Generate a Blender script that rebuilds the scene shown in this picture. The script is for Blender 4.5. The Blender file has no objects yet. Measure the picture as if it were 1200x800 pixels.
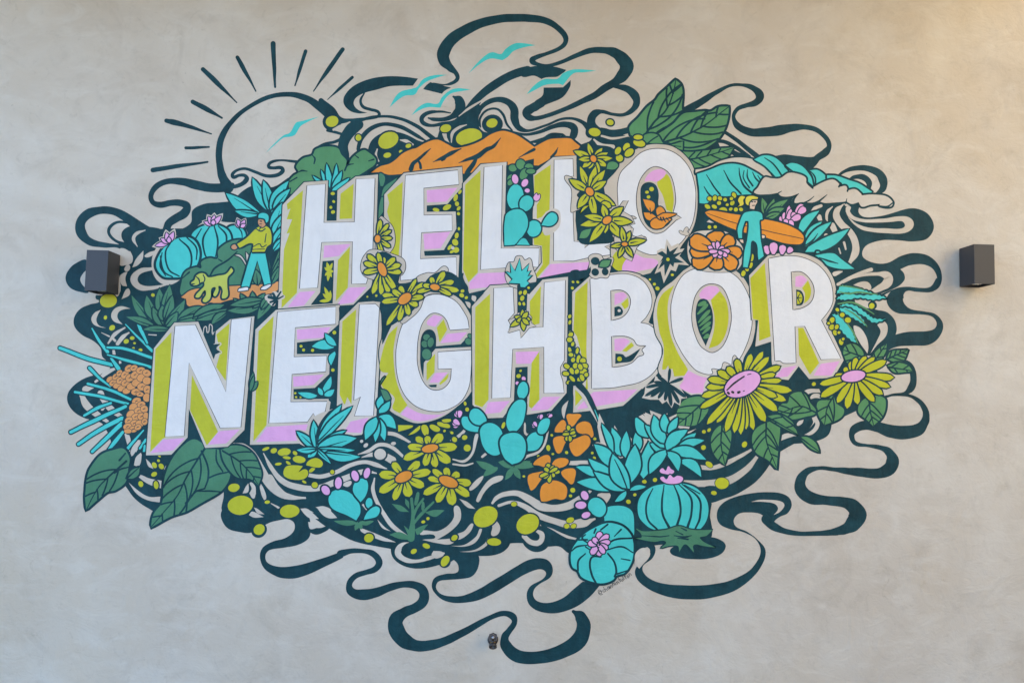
import bpy, math, random
from mathutils import Vector, Matrix
from mathutils.geometry import tessellate_polygon

random.seed(7)
scene = bpy.context.scene
COL = scene.collection

# ------------------------------------------------------------------ camera
CAM_D, CAM_H = 5.25, 2.15            # metres from the wall, above the ground
FOC = 1000.0                         # focal length in pixels of a 1200 px wide frame
YAW, PITCH, ROLL = math.atan(28 / FOC), math.atan(72 / FOC), 0.024
cam_data = bpy.data.cameras.new("camera")
cam = bpy.data.objects.new("camera", cam_data)
COL.objects.link(cam)
scene.camera = cam
cam_data.sensor_width = 36.0
cam_data.lens = FOC * 36.0 / 1200.0
cam_data.clip_end = 500.0
ROT = Matrix.Rotation(-YAW, 3, 'Z') @ Matrix.Rotation(math.pi / 2 + PITCH, 3, 'X') @ Matrix.Rotation(ROLL, 3, 'Z')
cam.matrix_world = Matrix.Translation((0.0, -CAM_D, CAM_H)) @ ROT.to_4x4()

# ------------------------------------------------------------------ sky, sun, exposure
SUN_EL, SUN_AZ = math.radians(42), math.radians(-52)   # azimuth from +Y (behind the wall) towards +X: behind, left
world = bpy.data.worlds.new("World")
scene.world = world
world.use_nodes = True
wn = world.node_tree
wn.nodes.clear()
sky = wn.nodes.new("ShaderNodeTexSky")
sky.sky_type = 'NISHITA'
sky.sun_disc = False
sky.ozone_density = 4.8
sky.sun_elevation = SUN_EL
sky.sun_rotation = SUN_AZ
bgn = wn.nodes.new("ShaderNodeBackground")
bgn.inputs["Strength"].default_value = 0.15
won = wn.nodes.new("ShaderNodeOutputWorld")
wn.links.new(sky.outputs[0], bgn.inputs[0])
wn.links.new(bgn.outputs[0], won.inputs[0])
sun_data = bpy.data.lights.new("sun", 'SUN')
sun_data.energy = 3.5
sun_data.angle = math.radians(0.5)
sun_data.color = (1.0, 0.94, 0.82)
sun = bpy.data.objects.new("sun", sun_data)
COL.objects.link(sun)
sd = Vector((math.sin(SUN_AZ) * math.cos(SUN_EL), math.cos(SUN_AZ) * math.cos(SUN_EL), math.sin(SUN_EL)))
sun.rotation_euler = sd.to_track_quat('Z', 'Y').to_euler()
vs = scene.view_settings
vs.view_transform = 'Standard'
vs.look = 'None'
vs.gamma = 1.0
vs.use_curve_mapping = False
vs.exposure = 2.32
scene.cycles.max_bounces = 8
scene.cycles.diffuse_bounces = 5

# ------------------------------------------------------------------ materials
def lin(c):
    return tuple((v / 255.0 / 12.92) if v / 255.0 <= 0.04045 else ((v / 255.0 + 0.055) / 1.055) ** 2.4 for v in c)

def nd(t, kind, **kw):
    n = t.nodes.new(kind)
    for k, v in kw.items():
        if k in n.inputs:
            n.inputs[k].default_value = v
        else:
            setattr(n, k, v)
    return n

def plaster_height(t, pos):
    """trowelled plaster relief shared by the wall and the paint on it"""
    n1 = nd(t, "ShaderNodeTexNoise", Scale=3.0, Detail=6.0, Roughness=0.62, Distortion=1.1)
    n2 = nd(t, "ShaderNodeTexNoise", Scale=90.0, Detail=4.0, Roughness=0.7)
    mp = nd(t, "ShaderNodeMapping")
    mp.inputs["Scale"].default_value = (1.0, 1.0, 1.4)
    mp.inputs["Rotation"].default_value = (0, 0.7, 0)
    n3 = nd(t, "ShaderNodeTexNoise", Scale=9.0, Detail=5.0, Roughness=0.6, Distortion=2.0)
    for n in (n1, n2):
        t.links.new(pos, n.inputs["Vector"])
    t.links.new(pos, mp.inputs["Vector"])
    t.links.new(mp.outputs[0], n3.inputs["Vector"])
    a = nd(t, "ShaderNodeMath", operation='MULTIPLY_ADD')
    a.inputs[1].default_value = 0.06
    t.links.new(n2.outputs[0], a.inputs[0])
    t.links.new(n1.outputs[0], a.inputs[2])
    b = nd(t, "ShaderNodeMath", operation='MULTIPLY_ADD')
    b.inputs[1].default_value = 0.35
    t.links.new(n3.outputs[0], b.inputs[0])
    t.links.new(a.outputs[0], b.inputs[2])
    return b.outputs[0]

def new_mat(name):
    m = bpy.data.materials.new(name)
    m.use_nodes = True
    t = m.node_tree
    return m, t, t.nodes["Principled BSDF"]

def plaster_mat(name, base, dark, warm, pale, streak=True):
    m, t, b = new_mat(name)
    pos = nd(t, "ShaderNodeNewGeometry").outputs["Position"]
    h = plaster_height(t, pos)
    def layer(prev, colour, scale, lo, hi, fac, det=6.0, dist=0.6, vec=None, rough=0.6):
        n = nd(t, "ShaderNodeTexNoise", Scale=scale, Detail=det, Roughness=rough, Distortion=dist)
        t.links.new(vec or pos, n.inputs["Vector"])
        r = nd(t, "ShaderNodeMapRange")
        r.inputs[1].default_value, r.inputs[2].default_value = lo, hi
        r.inputs[3].default_value, r.inputs[4].default_value = 0.0, fac
        t.links.new(n.outputs[0], r.inputs[0])
        x = nd(t, "ShaderNodeMix", data_type='RGBA')
        t.links.new(r.outputs[0], x.inputs[0])
        if isinstance(prev, tuple):
            x.inputs[6].default_value = (*prev, 1)
        else:
            t.links.new(prev, x.inputs[6])
        x.inputs[7].default_value = (*colour, 1)
        return x.outputs[2]
    off = nd(t, "ShaderNodeVectorMath", operation='ADD')
    off.inputs[1].default_value = (13.1, 2.0, 7.7)
    t.links.new(pos, off.inputs[0])
    st = nd(t, "ShaderNodeMapping")
    st.inputs["Scale"].default_value = (1.0, 1.0, 2.0)
    st.inputs["Rotation"].default_value = (0, 0.5, 0)
    t.links.new(off.outputs[0], st.inputs["Vector"])
    c = layer(base, pale, 1.1, 0.42, 0.72, 0.75)
    c = layer(c, warm, 0.8, 0.45, 0.75, 0.6, vec=off.outputs[0])
    c = layer(c, dark, 2.3, 0.51, 0.80, 0.42, det=9.0, dist=1.6, vec=off.outputs[0], rough=0.68)
    c = layer(c, pale, 3.0, 0.50, 0.74, 0.5, det=8.0, dist=1.2, vec=st.outputs[0], rough=0.66)
    c = layer(c, dark, 9.0, 0.58, 0.80, 0.45, det=8.0, dist=2.2, rough=0.7)
    # hairline cracks and pits
    wob = nd(t, "ShaderNodeTexNoise", Scale=2.5, Detail=6.0, Roughness=0.65)
    t.links.new(pos, wob.inputs["Vector"])
    wa = nd(t, "ShaderNodeVectorMath", operation='MULTIPLY_ADD')
    wa.inputs[1].default_value = (0.5, 0.5, 0.5)
    t.links.new(wob.outputs["Color"], wa.inputs[0])
    t.links.new(pos, wa.inputs[2])
    vo = nd(t, "ShaderNodeTexVoronoi", feature='DISTANCE_TO_EDGE', Scale=1.15)
    t.links.new(wa.outputs[0], vo.inputs["Vector"])
    cr = nd(t, "ShaderNodeMapRange")
    cr.inputs[1].default_value, cr.inputs[2].default_value = 0.0, 0.007
    cr.inputs[3].default_value, cr.inputs[4].default_value = 1.0, 0.0
    t.links.new(vo.outputs["Distance"], cr.inputs[0])
    mk = nd(t, "ShaderNodeTexNoise", Scale=1.7, Detail=3.0)
    t.links.new(off.outputs[0], mk.inputs["Vector"])
    mr = nd(t, "ShaderNodeMapRange")
    mr.inputs[1].default_value, mr.inputs[2].default_value = 0.52, 0.66
    mr.inputs[3].default_value, mr.inputs[4].default_value = 0.0, 0.10
    t.links.new(mk.outputs[0], mr.inputs[0])
    mm = nd(t, "ShaderNodeMath", operation='MULTIPLY')
    t.links.new(cr.outputs[0], mm.inputs[0])
    t.links.new(mr.outputs[0], mm.inputs[1])
    xc = nd(t, "ShaderNodeMix", data_type='RGBA')
    t.links.new(mm.outputs[0], xc.inputs[0])
    t.links.new(c, xc.inputs[6])
    xc.inputs[7].default_value = (*[v * 0.45 for v in dark], 1)
    c = layer(xc.outputs[2], tuple(v * 0.5 for v in dark), 48.0, 0.72, 0.80, 0.4, det=2.0, dist=0.5)
    t.links.new(c, b.inputs["Base Color"])
    rr = nd(t, "ShaderNodeMapRange")
    rr.inputs[3].default_value, rr.inputs[4].default_value = 0.5, 0.75
    t.links.new(h, rr.inputs[0])
    t.links.new(rr.outputs[0], b.inputs["Roughness"])
    bp = nd(t, "ShaderNodeBump", Strength=0.34, Distance=0.026)
    t.links.new(h, bp.inputs["Height"])
    t.links.new(bp.outputs[0], b.inputs["Normal"])
    return m

def paint_mat(name, rgb, var=0.16, rough=0.5, spec=0.35):
    """brushed wall paint: slightly uneven coverage over the plaster relief"""
    m, t, b = new_mat(name)
    base = lin(rgb)
    pos = nd(t, "ShaderNodeNewGeometry").outputs["Position"]
    n = nd(t, "ShaderNodeTexNoise", Scale=5.0, Detail=7.0, Roughness=0.65, Distortion=0.8)
    t.links.new(pos, n.inputs["Vector"])
    mp = nd(t, "ShaderNodeMapping")
    mp.inputs["Scale"].default_value = (40.0, 40.0, 7.0)
    mp.inputs["Rotation"].default_value = (0, 0.5, 0)
    t.links.new(pos, mp.inputs["Vector"])
    n2 = nd(t, "ShaderNodeTexNoise", Scale=1.0, Detail=4.0, Roughness=0.6)
    t.links.new(mp.outputs[0], n2.inputs["Vector"])
    ad = nd(t, "ShaderNodeMath", operation='MULTIPLY_ADD')
    ad.inputs[1].default_value = 0.45
    t.links.new(n2.outputs[0], ad.inputs[0])
    t.links.new(n.outputs[0], ad.inputs[2])
    r = nd(t, "ShaderNodeMapRange")
    r.inputs[1].default_value, r.inputs[2].default_value = 0.45, 0.98
    r.inputs[3].default_value, r.inputs[4].default_value = 0.0, 1.0
    t.links.new(ad.outputs[0], r.inputs[0])
    x = nd(t, "ShaderNodeMix", data_type='RGBA')
    t.links.new(r.outputs[0], x.inputs[0])
    x.inputs[6].default_value = (*[v * (1 - var) for v in base], 1)
    x.inputs[7].default_value = (*[min(0.86, v * (1 + var) + 0.004) for v in base], 1)
    t.links.new(x.outputs[2], b.inputs["Base Color"])
    b.inputs["Roughness"].default_value = rough
    b.inputs["Specular IOR Level"].default_value = spec
    bp = nd(t, "ShaderNodeBump", Strength=0.34, Distance=0.026)
    t.links.new(plaster_height(t, pos), bp.inputs["Height"])
    t.links.new(bp.outputs[0], b.inputs["Normal"])
    return m

def plain_mat(name, rgb, rough=0.5, metal=0.0, var=0.1, scale=30.0):
    m, t, b = new_mat(name)
    base = lin(rgb)
    pos = nd(t, "ShaderNodeNewGeometry").outputs["Position"]
    n = nd(t, "ShaderNodeTexNoise", Scale=scale, Detail=5.0, Roughness=0.65)
    t.links.new(pos, n.inputs["Vector"])
    x = nd(t, "ShaderNodeMix", data_type='RGBA')
    t.links.new(n.outputs[0], x.inputs[0])
    x.inputs[6].default_value = (*[v * (1 - var) for v in base], 1)
    x.inputs[7].default_value = (*[min(0.9, v * (1 + var)) for v in base], 1)
    t.links.new(x.outputs[2], b.inputs["Base Color"])
    b.inputs["Roughness"].default_value = rough
    b.inputs["Metallic"].default_value = metal
    return m

WALL_M = plaster_mat("trowelled_plaster", lin((193, 180, 161)), lin((150, 136, 117)), lin((193, 174, 145)), lin((211, 203, 188)))
PAL = {
    'B': WALL_M,
    'K': paint_mat("dark_teal_paint", (9, 55, 61), 0.4, 0.55, 0.2),
    'k': paint_mat("black_line_paint", (34, 40, 44), 0.2, 0.6),
    'W': paint_mat("white_paint", (219, 215, 209), 0.06, 0.5),
    'L': paint_mat("lime_paint", (182, 180, 24), 0.10),
    'P': paint_mat("pink_paint", (220, 158, 198), 0.08),
    'C': paint_mat("turquoise_paint", (62, 188, 177), 0.10),
    'G': paint_mat("leaf_green_paint", (78, 134, 82), 0.14),
    'g': paint_mat("deep_green_paint", (64, 120, 86), 0.14),
    'O': paint_mat("orange_paint", (218, 136, 34), 0.10),
    'o': paint_mat("hazed_orange_paint", (212, 142, 76), 0.12),  # the orange paint with the left side's sky haze put into its colour
    'l': paint_mat("hazed_lime_paint", (178, 184, 74), 0.1),  # the lime paint, paled by the same painted-in haze for the dog
    'S': paint_mat("skin_paint", (196, 140, 96), 0.06),
    's': paint_mat("pale_skin_paint", (214, 186, 160), 0.06),
    'Y': paint_mat("yellow_paint", (212, 196, 60), 0.08),
}

# ------------------------------------------------------------------ wall painting helpers
def to_wall(px, py):
    """where the photograph's pixel lies on the wall plane y = 0 (metres x, z), with the slight wander of a hand-held brush"""
    qx, qy = px, py
    px = qx + 0.13*math.sin(0.11*qx + 0.19*qy + 1.3) + 0.06*math.sin(0.33*qy - 0.12*qx)
    py = qy + 0.13*math.sin(0.17*qx - 0.10*qy + 0.4) + 0.06*math.sin(0.31*qx + 0.15*qy)
    d = ROT @ Vector(((px - 600.0) / FOC, (400.0 - py) / FOC, -1.0))
    s = CAM_D / d.y
    return (d.x * s, CAM_H + d.z * s)

_org = [0.0, 0.0, 5.0]
def O(x, y, s=5.0):
    _org[0], _org[1], _org[2] = x, y, s
def px(u, v):
    return (_org[0] + u / _org[2], _org[1] + v / _org[2])

def parse(s):
    out = []
    for tok in s.split():
        c = tok.endswith('!')
        v = [float(q) for q in tok.rstrip('!').split(',')]
        out.append((v, c))
    return out

def spline(pts, corner, closed, sub=6):
    """Hermite curve through the points; pts may carry extra values (width)"""
    n = len(pts)
    res = []
    rng = n if closed else n - 1
    def dirn(i, side):
        a = pts[(i - 1) % n] if (closed or i > 0) else None
        b = pts[(i + 1) % n] if (closed or i < n - 1) else None
        p = pts[i]
        if corner[i] or a is None or b is None:
            q, r = (p, b) if side > 0 else (a, p)
            if q is None or r is None:
                q, r = (a or p), (b or p)
        else:
            q, r = a, b
        dx, dy = r[0] - q[0], r[1] - q[1]
        l = math.hypot(dx, dy) or 1.0
        return dx / l, dy / l
    for i in range(rng):
        j = (i + 1) % n
        p, q = pts[i], pts[j]
        L = math.hypot(q[0] - p[0], q[1] - p[1])
        if corner[i] and corner[j]:
            res.append(tuple(p))
            continue
        d0, d1 = dirn(i, 1), dirn(j, -1)
        for k in range(sub):
            t = k / sub
            h00, h10 = 2*t**3 - 3*t*t + 1, t**3 - 2*t*t + t
            h01, h11 = -2*t**3 + 3*t*t, t**3 - t*t
            v = [h00*p[0] + h10*L*d0[0] + h01*q[0] + h11*L*d1[0],
                 h00*p[1] + h10*L*d0[1] + h01*q[1] + h11*L*d1[1]]
            for e in range(2, len(p)):
                v.append(p[e] + (q[e] - p[e]) * (t*t*(3 - 2*t)))
            res.append(tuple(v))
    if not closed:
        res.append(tuple(pts[-1]))
    return res

Z_STEP = 1.5e-5
_lay = []
_z = [0.0]
def nextz(pts):
    """paint thickness: one coat above whatever was painted here before"""
    xs = [q[0] for q in pts]
    ys = [q[1] for q in pts]
    x0, x1, y0, y1 = min(xs) - 2, max(xs) + 2, min(ys) - 2, max(ys) + 2
    lv = 0
    for a, b, c, d, l in _lay:
        if l > lv and a < x1 and b > x0 and c < y1 and d > y0:
            lv = l
    _lay.append((x0, x1, y0, y1, lv + 1))
    z = 1.0e-4 + (lv + 1) * Z_STEP
    _z[0] = max(_z[0], z)
    return z

class Motif:
    cur = None
    allm = []
    def __init__(self, name, label=None, **names):
        self.name, self.label, self.names = name, label, names
        self.lines = {}          # colour -> (verts, faces), joined line work
        self.fills = []          # (name, colour, verts, faces)
        Motif.cur = self
        Motif.allm.append(self)
M = Motif

DEFNAMES = {'B': 'bare_patch', 'K': 'dark_shape', 'k': 'outline', 'W': 'white_shape', 'L': 'lime_shape', 'P': 'pink_shape',
            'C': 'turquoise_shape', 'G': 'green_shape', 'g': 'green_shape', 'O': 'orange_shape', 'o': 'orange_shape', 'l': 'lime_shape', 'S': 'skin', 's': 'skin', 'Y': 'yellow_shape'}

def tri_fill(loops):
    """loops of pixel points (first outer, rest holes) -> wall verts, faces"""
    flat = [p for lp in loops for p in lp]
    vec = [[Vector((p[0], p[1], 0)) for p in lp] for lp in loops]
    tris = tessellate_polygon(vec)
    z = nextz(flat)
    vs_ = []
    for p in flat:
        x, zz = to_wall(p[0], p[1])
        vs_.append((x, -z, zz))
    fs = []
    for a, b, c in tris:
        A, Bv, Cv = flat[a], flat[b], flat[c]
        ar = (Bv[0]-A[0])*(Cv[1]-A[1]) - (Cv[0]-A[0])*(Bv[1]-A[1])
        if abs(ar) < 1e-9:
            continue
        fs.append((a, b, c) if ar < 0 else (a, c, b))
    return vs_, fs

def ribbon(pts, closed):
    """pts: pixel (x, y, w) -> wall verts, faces of a band with round ends"""
    cl = [pts[0]]
    for p in pts[1:]:
        if math.hypot(p[0]-cl[-1][0], p[1]-cl[-1][1]) > 0.02:
            cl.append(p)
    pts = cl
    n = len(pts)
    if n < 2:
        return [], []
    z = nextz(pts)
    left, right = [], []
    for i in range(n):
        a = pts[i-1] if (i > 0 or closed) else pts[i]
        b = pts[(i+1) % n] if (i < n-1 or closed) else pts[i]
        dx, dy = b[0]-a[0], b[1]-a[1]
        l = math.hypot(dx, dy) or 1.0
        nx, ny = -dy/l, dx/l
        w = pts[i][2] / 2
        left.append((pts[i][0]+nx*w, pts[i][1]+ny*w))
        right.append((pts[i][0]-nx*w, pts[i][1]-ny*w))
    V, F = [], []
    for p in left + right:
        x, zz = to_wall(*p)
        V.append((x, -z, zz))
    m = n if closed else n-1
    for i in range(m):
        j = (i+1) % n
        F.append((i, j, n+j, n+i))
    if not closed:
        for end in (0, n-1):
            c = pts[end]
            r = c[2]/2
            if r < 0.25:
                continue
            o = pts[1] if end == 0 else pts[n-2]
            ang = math.atan2(c[1]-o[1], c[0]-o[0])
            base = len(V)
            k = 8
            for q in range(k+1):
                t = ang - math.pi/2 + math.pi*q/k
                x, zz = to_wall(c[0]+math.cos(t)*r, c[1]+math.sin(t)*r)
                V.append((x, -z, zz))
            F.append(tuple(range(base, base+k+1)))
    # face the camera (-Y)
    out = []
    for f in F:
        a, b, c = V[f[0]], V[f[1]], V[f[2]]
        cr = (b[0]-a[0])*(c[2]-a[2]) - (c[0]-a[0])*(b[2]-a[2])
        out.append(tuple(f) if cr > 0 else tuple(reversed(f)))
    return V, out

def add_line(col, V, F):
    m = Motif.cur
    if m.name.endswith(('ribbon', 'backing')) or m.name in ('sun', 'signature', 'berry_cluster', 'seed_stalk', 'ribbed_leaf'):
        if F:
            m.fills.append(({'B': 'bare_gap', 'k': 'pen_stroke'}.get(col, {'sun': 'sun_line', 'berry_cluster': 'ink_outline', 'seed_stalk': 'ink_outline', 'ribbed_leaf': 'ink_outline'}.get(m.name, 'ribbon_band')), col, V, F))
        return
    vv, ff = m.lines.setdefault(col, ([], []))
    b = len(vv)
    vv.extend(V)
    ff.extend(tuple(i+b for i in f) for f in F)

def add_fill(col, V, F, name=None):
    m = Motif.cur
    m.fills.append((name or m.names.get(col) or DEFNAMES[col], col, V, F))

def loop_px(s, straight=False, sub=6):
    if isinstance(s, str):
        pr = parse(s)
        pts = [px(v[0], v[1]) for v, c in pr]
        cor = [straight or c for v, c in pr]
        return spline(pts, cor, True, sub)
    return s

def f(col, s, o=0, oc='K', straight=False, holes=(), name=None, sub=6):
    """a filled area; o = outline width in crop pixels"""
    lp = loop_px(s, straight, sub)
    if o:
        k = 2.6 if oc == 'K' else 1.0
        V, F = ribbon([(p[0], p[1], o * k / _org[2]) for p in lp], True)
        add_line(oc, V, F)
    hl = [loop_px(h, straight, sub) for h in holes]
    V, F = tri_fill([lp] + hl)
    add_fill(col, V, F, name)
    return lp

def p(col, s, o=0, oc='K', holes=(), name=None):
    return f(col, s, o, oc, True, holes, name)

def s(col, st, closed=False, sub=6):
    """a brush stroke of varying width, crop pixels x,y,w"""
    pr = parse(st)
    k = 1.3 if (col == 'K' and not Motif.cur.name.endswith(('ribbon', 'backing', 'sun'))) else 1.0
    pts = [(*px(v[0], v[1]), v[2] * k / _org[2]) for v, c in pr]
    cor = [c for v, c in pr]
    V, F = ribbon(spline(pts, cor, closed, sub), closed)
    add_line(col, V, F)

def so(col, st, o, oc='K'):
    """a stroke as a fill of its own with an outline under it"""
    pr = parse(st)
    cor = [c for v, c in pr]
    pts = [(*px(v[0], v[1]), (v[2] + 2*o) / _org[2]) for v, c in pr]
    V, F = ribbon(spline(pts, cor, False), False)
    add_line(oc, V, F)
    pts = [(*px(v[0], v[1]), v[2] / _org[2]) for v, c in pr]
    V, F = ribbon(spline(pts, cor, False), False)
    add_fill(col, V, F)

def ell(cx, cy, rx, ry=None, rot=0.0, n=22):
    ry = rx if ry is None else ry
    r = math.radians(rot)
    c, q = math.cos(r), math.sin(r)
    X, Y = px(cx, cy)
    k = _org[2]
    return [(X + (math.cos(t)*rx*c - math.sin(t)*ry*q)/k, Y + (math.cos(t)*rx*q + math.sin(t)*ry*c)/k)
            for t in (2*math.pi*i/n for i in range(n))]

def e(col, cx, cy, rx, ry=None, rot=0.0, o=0, oc='K', name=None):
    return f(col, ell(cx, cy, rx, ry, rot), o, oc, name=name)

def dots(col, st, o=0, name=None):
    for v, c in parse(st):
        e(col, v[0], v[1], v[2], v[3] if len(v) > 3 else v[2] * random.uniform(0.8, 1.0), v[4] if len(v) > 4 else random.uniform(-40, 40), o, name=name)

def shape(x0, y0, x1, y1, w, bend=0.0, kind='blade', n=10):
    """blade / petal outline from base to tip in crop pixels"""
    dx, dy = x1-x0, y1-y0
    L = math.hypot(dx, dy) or 1
    ux, uy = dx/L, dy/L
    nx, ny = -uy, ux
    lf, rt = [], []
    for i in range(n+1):
        t = i/n
        if kind == 'blade':
            pr = 0.22 + 0.78*math.sin(math.pi/2*min(1, t/0.46))
            if t > 0.46:
                q = (t-0.46)/0.54
                pr *= (1-q**1.75)
        elif kind == 'petal':      # round tip, narrow base
            pr = 0.30 + 0.70*math.sin(math.pi/2*min(1, t/0.62))
            if t > 0.68:
                q = (t-0.68)/0.32
                pr *= math.sqrt(max(0, 1-q*q))
        else:                      # 'point' petal: broad then pointed
            pr = 0.28 + 0.72*math.sin(math.pi/2*min(1, t/0.5))
            if t > 0.5:
                q = (t-0.5)/0.5
                pr *= (1-q**1.7)
        b = bend*math.sin(math.pi*t)
        cx, cy = x0+dx*t+nx*b, y0+dy*t+ny*b
        lf.append((cx+nx*w/2*pr, cy+ny*w/2*pr))
        rt.append((cx-nx*w/2*pr, cy-ny*w/2*pr))
    pts = lf + rt[-2:0:-1] if kind != 'petal' else lf + rt[::-1][1:]
    return [px(*q) for q in pts]

def blades(col, bx, by, st, o=8, kind='blade', rib=False, name=None):
    """leaves fanning out of one base: tip x,y,width[,bend[,base x,base y]]"""
    for v, c in parse(st):
        b = v[3] if len(v) > 3 else 0.0
        x0, y0 = (v[4], v[5]) if len(v) > 5 else (bx, by)
        f(col, shape(x0, y0, v[0], v[1], v[2] * 0.92, b, kind), o, name=name)
        if rib:
            mx, my = x0+(v[0]-x0)*0.75, y0+(v[1]-y0)*0.75
            s('K', f"{x0},{y0},7 {(x0+mx)/2},{(y0+my)/2},5 {mx},{my},2")

def daisy(cx, cy, rx, ry, rot, st, w=34, o=7, kind='petal', col='L', cc='O', base=0.55, crease=True):
    for v, c in parse(st):
        ww = (v[2] if len(v) > 2 else w) * 0.84
        dx, dy = v[0]-cx, v[1]-cy
        L = math.hypot(dx, dy)
        b0 = min(rx, ry)*base/L
        f(col, shape(cx+dx*b0, cy+dy*b0, v[0], v[1], ww, 0, kind), o, name='petal')
        if crease and L > 60:
            s('K', f"{cx+dx*0.3},{cy+dy*0.3},7 {cx+dx*0.62},{cy+dy*0.62},2")
    e(cc, cx, cy, rx, ry, rot, o, name='flower_centre')

def inside(pt, poly):
    x, y = pt
    r = False
    j = len(poly)-1
    for i in range(len(poly)):
        a, b = poly[i], poly[j]
        if (a[1] > y) != (b[1] > y) and x < (b[0]-a[0])*(y-a[1])/(b[1]-a[1])+a[0]:
            r = not r
        j = i
    return r

def leafv(col, poly, mid, n=5, o=10, vw=8, ang=48, name='leaf_blade'):
    """leaf with midrib (base -> tip) and side veins up to its edge"""
    lp = f(col, poly, o, name=name)
    vw = vw * 1.3
    pr = parse(mid)
    pts = spline([px(v[0], v[1]) for v, c in pr], [c for v, c in pr], False, 8)
    m = len(pts)
    k = _org[2]
    V, F = ribbon([(q[0], q[1], vw/k*(1.1-0.7*i/m)) for i, q in enumerate(pts)], False)
    add_line('K', V, F)
    for j in range(n):
        t = (j+0.6)/(n+0.5)
        i = min(m-2, int(t*(m-1)))
        a = math.atan2(pts[i+1][1]-pts[i][1], pts[i+1][0]-pts[i][0])
        for sg in (-1, 1):
            ii = min(m-2, i + (1 if sg > 0 else 0))
            x, y = pts[ii]
            line = [(x, y, vw/k*0.9)]
            th = a + sg*math.radians(ang)
            for q in range(60):
                x += math.cos(th)*1.0
                y += math.sin(th)*1.0
                th -= sg*0.018
                if not inside((x, y), lp):
                    break
                line.append((x, y, vw/k*0.85))
            if len(line) > 2:
                V, F = ribbon(line, False)
                add_line('K', V, F)

def mesh_obj(name, V, F, mat, parent=None):
    me = bpy.data.meshes.new(name)
    me.from_pydata(V, [], F)
    me.materials.append(mat)
    me.update()
    ob = bpy.data.objects.new(name, me)
    COL.objects.link(ob)
    if parent is not None:
        ob.parent = parent
    return ob

# ------------------------------------------------------------------ ground and mural wall, plus unseen slabs added to shape the light
def box_vf(x0, x1, y0, y1, z0, z1):
    V = [(x0,y0,z0),(x1,y0,z0),(x1,y1,z0),(x0,y1,z0),(x0,y0,z1),(x1,y0,z1),(x1,y1,z1),(x0,y1,z1)]
    F = [(3,2,1,0),(4,5,6,7),(0,1,5,4),(1,2,6,5),(2,3,7,6),(3,0,4,7)]
    return V, F
def box(name, x0, x1, y0, y1, z0, z1, mat, parent=None):
    V, F = box_vf(x0, x1, y0, y1, z0, z1)
    return mesh_obj(name, V, F, mat, parent)
GROUND_M = plain_mat("concrete_ground", (96, 96, 98), 0.9, 0, 0.25, 2.0)
SHADE_ROOF_M = plain_mat("warm_shade_roof", (186, 152, 112), 0.8, 0, 0.15, 3.0)
BOUNCE_WALL_M = plain_mat("cream_bounce_wall", (222, 204, 168), 0.9, 0, 0.06, 3.0)
SKY_BLOCKER_M = plain_mat("brown_sky_blocker", (120, 98, 66), 0.9, 0, 0.2, 4.0)
ground = mesh_obj("ground", [(-200,-200,0),(200,-200,0),(200,200,0),(-200,200,0)], [(0,1,2,3)], GROUND_M)
ground["kind"] = "structure"
wall = box("plaster_wall", -9.0, 6.2, 0.0, 0.25, 0.0, 5.6, WALL_M)
wall["kind"] = "structure"
bounce_wall = box("added_bounce_wall", 6.2, 6.45, -8.0, 0.25, 0.0, 9.0, BOUNCE_WALL_M)  # added out of view: its sunlit face bounces warm light onto the right
bounce_wall["kind"] = "structure"
shade_roof = box("added_shade_roof", -9.0, 3.4, -1.8, -0.002, 5.2, 5.5, SHADE_ROOF_M)  # unseen slab, sized to hold sky light off the wall top
shade_roof["kind"] = "structure"
sky_blocker = box("added_sky_blocker", 2.6, 15.0, -8.0, -7.6, 0.0, 9.0, SKY_BLOCKER_M)  # added behind the camera to block sky and warm the right half
sky_blocker["kind"] = "structure"

# ================================================================== THE MURAL
# ------------------------------------------------------------------ dark backing and ribbons
M('mural_backing', 'dark teal painted ground behind letters and plants', K='dark_ground', B='bare_gap')
O(0, 0, 1)
f('K', "176,300 200,275 223,262 226,246 240,239 258,237 272,235 284,224 296,218 320,219 345,205 400,195 440,200 520,195 600,190 690,166 700,150 730,158 760,165 800,135 840,165 850,185 900,205 960,222 985,240 962,262 960,300 975,325 990,335 1000,345 1005,380 1012,415 1030,440 1020,470 985,490 960,505 930,520 895,540 870,552 838,572 832,600 832,632 800,636 760,640 735,650 700,640 668,648 655,640 640,640 600,636 560,650 520,652 490,647 460,643 416,634 384,618 362,604 345,606 330,600 300,600 262,600 262,580 258,550 190,530 165,500 150,480 160,430 130,385 110,375 125,352 145,345")

M('sun', 'sun outline with rays and curling cloud line', K='dark_shape')
O(160, 0)
for st in ("176,708,26 215,716,34 300,740,24 438,785,8", "330,597,26 400,635,30 500,692,12", "390,407,26 450,465,30 588,603,7",
           "590,337,22 620,390,26 700,535,8", "800,257,30 806,380,24 812,510,13", "990,302,22 960,400,20 928,503,8",
           "1208,290,24 1130,400,26 1038,535,7", "1264,455,18 1200,510,18 1120,585,5"):
    s('K', st)
O(70, 160)
s('K', "738,67,18 800,66,18 875,62,11")
s('K', "545,198,28 650,180,26 865,150,12")
s('K', "985,300,70 955,240,52 942,190,42 932,100,38 952,0,38 1010,-90,28 1090,-160,24 1210,-225,26 1330,-247,28 1440,-225,38 1520,-175,46 1580,-120,44")
O(160, 0)
e('K', 1145, 715, 56, 52)
e('L', 1145, 714, 40, 31, -10)
O(70, 160)
s('K', "1010,285,30 960,300,52 880,300,52 800,285,54 720,265,44 640,262,34 570,290,34 535,340,30 545,385,30 590,400,36 650,390,36 710,390,40 745,410,46 730,450,54 680,480,50 640,508,46 625,545,44")
O(240, 180)
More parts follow.
